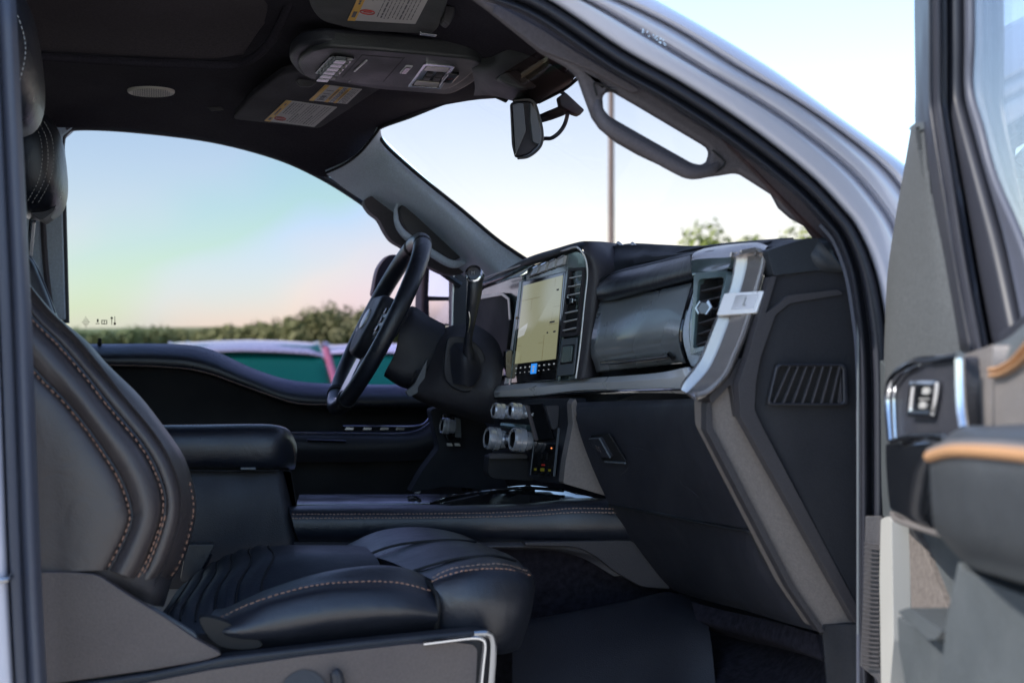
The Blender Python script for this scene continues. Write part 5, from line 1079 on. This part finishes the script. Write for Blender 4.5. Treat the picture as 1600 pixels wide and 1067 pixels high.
# ================================================================ outside
def gmat(name, c1, c2, scale, rough=.95):
    m = mat(name, c1, rough, rv=0); t = m.node_tree; n = t.nodes; b = n['Principled BSDF']
    tc = n.new('ShaderNodeTexCoord'); q = n.new('ShaderNodeTexNoise'); q.inputs['Scale'].default_value = scale; q.inputs['Detail'].default_value = 8
    t.links.new(tc.outputs['Object'], q.inputs['Vector']); mx = n.new('ShaderNodeMix'); mx.data_type = 'RGBA'
    mx.inputs[6].default_value = (*c1, 1); mx.inputs[7].default_value = (*c2, 1); t.links.new(q.outputs[0], mx.inputs[0]); t.links.new(mx.outputs[2], b.inputs['Base Color'])
    return m
M['asphalt'] = gmat('parking_gravel', (.42, .38, .33), (.54, .49, .42), 3)
M['grassm'] = gmat('far_grass', (.07, .09, .03), (.13, .14, .05), .1)
M['leaf1'] = gmat('dark_foliage', (.13, .18, .06), (.34, .37, .13), .5, .8)
M['leaf2'] = gmat('bright_foliage', (.13, .22, .045), (.24, .34, .08), .5, .7)
M['bark'] = gmat('bark', (.09, .07, .05), (.14, .11, .09), 3)
M['steel'] = mat('galvanised_steel', (.2, .185, .17), .6, metal=.1)
M['cpink'] = mat('pink_red_trim', (.42, .15, .19), .3, coat=.5)
M['cgl'] = mat('reflection_green_glass', (.004, .11, .075), .10, spec=.3)  # green base colour stands for tinted sky reflected in the windows
M['csilver'] = mat('silver_car_paint', (.55, .56, .6), .25, metal=.4, coat=.6)
M['cwhite'] = mat('white_car_paint', (.75, .75, .78), .3, coat=.6)
M['cred'] = mat('red_car_paint', (.45, .03, .05), .25, coat=.6)
M['ctyre'] = mat('tyre', (.02, .02, .02), .8)
def flat(name, x0, y0, x1, y1, z, m, n=1):
    o = make(name, [(x0, y0, z), (x1, y0, z), (x1, y1, z), (x0, y1, z)], [(0, 1, 2, 3)], m, None, twoside=True); return struct(o)
flat('ground', -1500, -1500, 1500, 1500, -.004, 'grassm')
flat('parking_lot', -60, -60, 80, 60, .0, 'asphalt')
def car(name, label, x, y, L, Wd, H, rz, paint, belt=.62, pillar=None):
    t = thing(name, label, 'car', (x, y, 0), 'vehicles parked beyond the far window')
    c, s = math.cos(rz), math.sin(rz)
    def tf(p): return Vector((x+p[0]*c-p[1]*s, y+p[0]*s+p[1]*c, p[2]))
    # body: longitudinal stations, each a cross-section
    S = [(-.5, .30, .45, .88), (-.485, .28, .60, .94), (-.40, .2, .63, 1.0), (0, .2, .64, 1.0), (.25, .2, .62, 1.0), (.42, .22, .56, .97), (.49, .28, .48, .9), (.5, .32, .40, .8)]
    rows = []
    for a, z0, z1, wf in S:
        h = Wd/2*wf; z0 *= 1; z1 = z1*H
        rows.append([tuple(tf((a*L, yy, zz))) for yy, zz in ((-h*.9, z0), (-h, z0+.08), (-h, (z0+z1)/2), (-h*.97, z1-.04), (-h*.88, z1), (0, z1+.03), (h*.88, z1), (h*.97, z1-.04), (h, (z0+z1)/2), (h, z0+.08), (h*.9, z0))])
    body = grid('body', rows, paint, t, th=.02, nu=2, nv=3, raw=True, toward=CAM, bev=0)
    G = [(-.47, .0), (-.36, .88), (-.2, .99), (.05, 1.0), (.16, .94), (.30, .0)]
    def cabin(nm, k, m, zt, st=0):
        rows = []
        for a, f in G:
            z = H*.60+(H*.40)*f*zt; h = Wd/2*(.88-.16*f)*k
            rows.append([tuple(tf((a*L*k, yy, zz))) for yy, zz in ((-Wd/2*.9*k, H*.58), (-h, z-.02), (-h*.85, z), (0, z+.015), (h*.85, z), (h, z-.02), (Wd/2*.9*k, H*.58))])
        return grid(nm, rows, m, t, th=.01, nu=2, nv=4, raw=True, bev=0)
    cabin('window_glass', .975, 'cgl', .93)
    rows = []
    for a, f in [(-.378, .82)]+G[1:5]:
        z = H*.60+(H*.40)*f; h = Wd/2*(.88-.16*f)
        rows.append([tuple(tf((a*L, yy, zz))) for yy, zz in ((-h*1.02, z-.11), (-h*.98, z-.05), (-h*.8, z-.01), (0, z+.015), (h*.8, z-.01), (h*.98, z-.05), (h*1.02, z-.11))])
    rf = grid('roof', rows, paint, t, th=.015, nu=2, nv=3, raw=True, bev=0)
    for sd in (-1, 1):
        for (a0, f0, a1, f1) in ((.155, .95, .23, .42), (-.36, .88, -.47, 0), (-.10, .98, -.12, 0)):
            P = [tf((a*L, sd*Wd/2*(.89-.16*f), H*.60+H*.40*f)) for a, f in ((a0, f0), ((a0+a1)/2, (f0+f1)/2+.03), (a1, f1))]
            tube('window_pillar', [tuple(p) for p in P], .035, (pillar if pillar and sd < 0 and a0 < -.3 else paint), t, raw=True)
    for a in (-.31, .31):
        for sd in (-1, 1):
            P = [tf((a*L, sd*Wd/2*.86, .34)), tf((a*L, sd*Wd/2*1.01, .34))]; v, f = tubev(P, .34, 28); wh = make('wheel', v, f, 'ctyre', t)
            P = [tf((a*L, sd*Wd/2*.9, .34)), tf((a*L, sd*Wd/2*1.02, .34))]; v, f = tubev(P, .21, 20); make('rim', v, f, 'steel', wh)
    for sd in (-1, 1):
        P = [tf((-.49*L, sd*Wd*.36, H*.52)), tf((-.505*L, sd*Wd*.36, H*.52))]; v, f = tubev(P, .10, 12); make('tail_light', v, f, 'cred', t)
        P = [tf((.49*L, sd*Wd*.36, H*.42)), tf((.503*L, sd*Wd*.36, H*.42))]; v, f = tubev(P, .09, 12); make('headlight', v, f, 'lens', t)
    return t
cx_, cy_ = W(392, 533, 13.6).x, 13.6
car('parked_car', 'silver car with green reflecting rear glass and a pink pillar just beyond the driver window', cx_, cy_, 4.4, 1.95, 1.40, R(84), 'csilver', pillar='cpink')
cx_, cy_ = W(590, 533, 17.5).x, 17.5
car('parked_car', 'white car parked farther off, right of the silver one and behind the steering wheel', cx_, cy_, 4.6, 1.9, 1.36, R(80), 'cwhite', pillar='cpink')
# ---- trees
def tree(label, x, y, h, cw, mk, seed, group, dens=900, ls=.35):
    r_ = random.Random(seed)
    t = thing('tree', label, 'tree', (x, y, 0), group)
    tr = [(x, y, 0), (x+r_.uniform(-.1, .1)*h*.2, y, h*.4), (x+r_.uniform(-.2, .2)*h*.2, y, h*.85)]
    tube('trunk', tr, [h*.035, h*.025, h*.006], 'bark', t, raw=True)
    blobs = [(Vector((x+r_.uniform(-.7, .7)*cw/2, y+r_.uniform(-.7, .7)*cw/2, h*r_.uniform(.38, .9))), cw*r_.uniform(.14, .28)) for _ in range(16)]
    blobs.append((Vector((x, y, h*.85)), h*.13))
    for b, s in blobs[:6]:
        tube('limb', [(x, y, h*.35), tuple((Vector((x, y, h*.45))+b)/2), tuple(b)], [h*.012, h*.008, h*.003], 'bark', t, raw=True)
    VS, FS = [], []
    for k in range(dens):
        b, s = r_.choice(blobs); d = Vector((r_.gauss(0, 1), r_.gauss(0, 1), r_.gauss(0, .8))).normalized()*s*(r_.random()**.4)
        p = b+d; n = (d.normalized()+Vector((r_.uniform(-.7, .7), r_.uniform(-.7, .7), r_.uniform(-.2, .8)))).normalized()
        a = n.orthogonal().normalized(); a = Matrix.Rotation(r_.uniform(0, 6.28), 3, n) @ a; c = n.cross(a); l = ls*r_.uniform(.6, 1.3)
        i = len(VS); VS += [p-a*l*.5, p+c*l*.3, p+a*l*.5, p-c*l*.3]; FS.append((i, i+1, i+2, i+3))
    make('crown', VS, FS, mk, t, twoside=True)
    return t
def spot(u, Y):  # ground point under image column u at distance Y
    p = W(u, 533, Y); return p.x, p.y
far = [ # u, top v, distance, crown width px
 (140, 524, 260, 50, 'low rounded tree in the far row, leftmost'), (185, 521, 265, 46, 'low tree next to the far row\'s left end'), (225, 522, 270, 50, 'low pale tree at the left of the far row'), (268, 524, 275, 50, 'low bush-like tree left of the gap in the far row'),
 (305, 526, 280, 46, 'lowest tree in the gap of the far row'), (338, 514, 240, 44, 'round tree right of the gap in the far row'), (372, 518, 235, 36, 'small dark tree between two round ones'), (398, 508, 230, 40, 'round dark tree left of the tall group'), (440, 512, 225, 50, 'broad olive tree left of the tall group'),
 (462, 498, 220, 34, 'pointed tree at the left of the tall group'), (488, 500, 215, 46, 'olive tree inside the tall group'), (513, 481, 215, 48, 'tallest tree of the group left of the steering wheel'), (545, 492, 212, 46, 'tree just left of the steering wheel rim'), (580, 486, 210, 50, 'tree behind the steering wheel rim'), (618, 492, 212, 50, 'tree seen through the steering wheel'), (655, 488, 215, 50, 'tree behind the steering column')]
for i, (u, v, Y, cw, lab) in enumerate(far):
    x, y = spot(u, Y); h = 1.4+(533-v)/FPX*(Y+1.7)*1.0
    tree(lab, x, y, h, cw/FPX*Y*1.7, 'leaf1', 20+i, 'trees along the horizon', 1500, .8)
x, y = spot(1175, 62); tree('bright green tree top showing over the dash at the right', x, y, 6.3, 5.6, 'leaf2', 77, None, 6000, .34)
x, y = spot(1245, 66); tree('smaller bright green tree at the near pillar base', x, y, 6.2, 4.6, 'leaf2', 78, None, 3000, .30)
hd2 = [(-1100+55*i, 330+10*math.sin(i*1.7), 3.8+1.3*abs(math.sin(i*2.3))+.6*math.sin(i*.9)) for i in range(40)]
vs = [p for x, y, h in hd2 for p in ((x, y, 0), (x, y, h*.8), (x, y+12, h), (x, y+30, 0))]
struct(make('far_hedge_bank', vs, [(4*i+k, 4*i+k+1, 4*i+5+k, 4*i+4+k) for i in range(39) for k in range(3)], 'leaf1', None, twoside=True)).name = 'hills'
# ---- light pole beyond the windscreen
x, y = spot(955, 34)
pt = thing('light_pole', 'thin grey pole standing behind the windscreen glass', 'light pole', (x, y, 0))
v, f = tubev([(x, y, 0), (x, y, 4.5), (x, y, 8.5)], [.085, .078, .065], 14); make('pole', v, f, 'steel', pt)
v, f = tubev([(x, y, 0), (x, y, .25)], .16, 14); make('base', v, f, 'steel', pt)
v, f = tubev([(x, y, 8.4), (x+.5, y, 8.6), (x+1.1, y, 8.62)], [.04, .04, .04], 8); make('arm', v, f, 'steel', pt)
hdv = [(x+1.0, y-.12, 8.58), (x+1.6, y-.12, 8.58), (x+1.6, y+.12, 8.58), (x+1.0, y+.12, 8.58), (x+1.0, y-.1, 8.68), (x+1.55, y-.1, 8.66), (x+1.55, y+.1, 8.66), (x+1.0, y+.1, 8.68)]
make('lamp_head', hdv, [(0, 1, 2, 3), (4, 5, 6, 7), (0, 1, 5, 4), (1, 2, 6, 5), (2, 3, 7, 6), (3, 0, 4, 7)], 'steel', pt)
# ---- the rest of the truck shell, so the cab is closed and stands on its wheels
def box(name, a, b, m, par, bev=.01):
    x0, y0, z0 = a; x1, y1, z1 = b
    return make(name, [(x, y, z) for z in (z0, z1) for x, y in ((x0, y0), (x1, y0), (x1, y1), (x0, y1))], [(3, 2, 1, 0), (4, 5, 6, 7), (0, 1, 5, 4), (1, 2, 6, 5), (2, 3, 7, 6), (3, 0, 4, 7)], m, par, bev=bev)
box('roof_panel', (-1.35, .02, 2.03), (.35, 1.82, 2.06), 'paint', T)
box('rear_cab_wall', (-1.4, .0, .75), (-1.36, 1.84, 2.03), 'black', T)
box('rear_door_skin', (-1.36, -.06, .72), (-.33, -.02, 2.0), 'paint', T)
box('far_rear_door', (-1.36, 1.78, .72), (-.36, 1.84, 2.0), 'black', T)
box('under_floor', (-1.4, .0, .66), (1.0, 1.84, .74), 'black', T)
box('far_lower_skin', (-.16, 1.80, .72), (.95, 1.86, 1.24), 'paint', T)
box('dash_core', (.82, .18, 1.26), (1.0, 1.58, 1.44), 'black', T)
box('firewall', (1.0, .1, .66), (1.04, 1.8, 1.30), 'black', T)
box('front_wing', (.95, -.03, .70), (1.9, .01, 1.25), 'paint', T)
box('bonnet', (1.04, .0, 1.22), (1.9, 1.84, 1.25), 'paint', T)
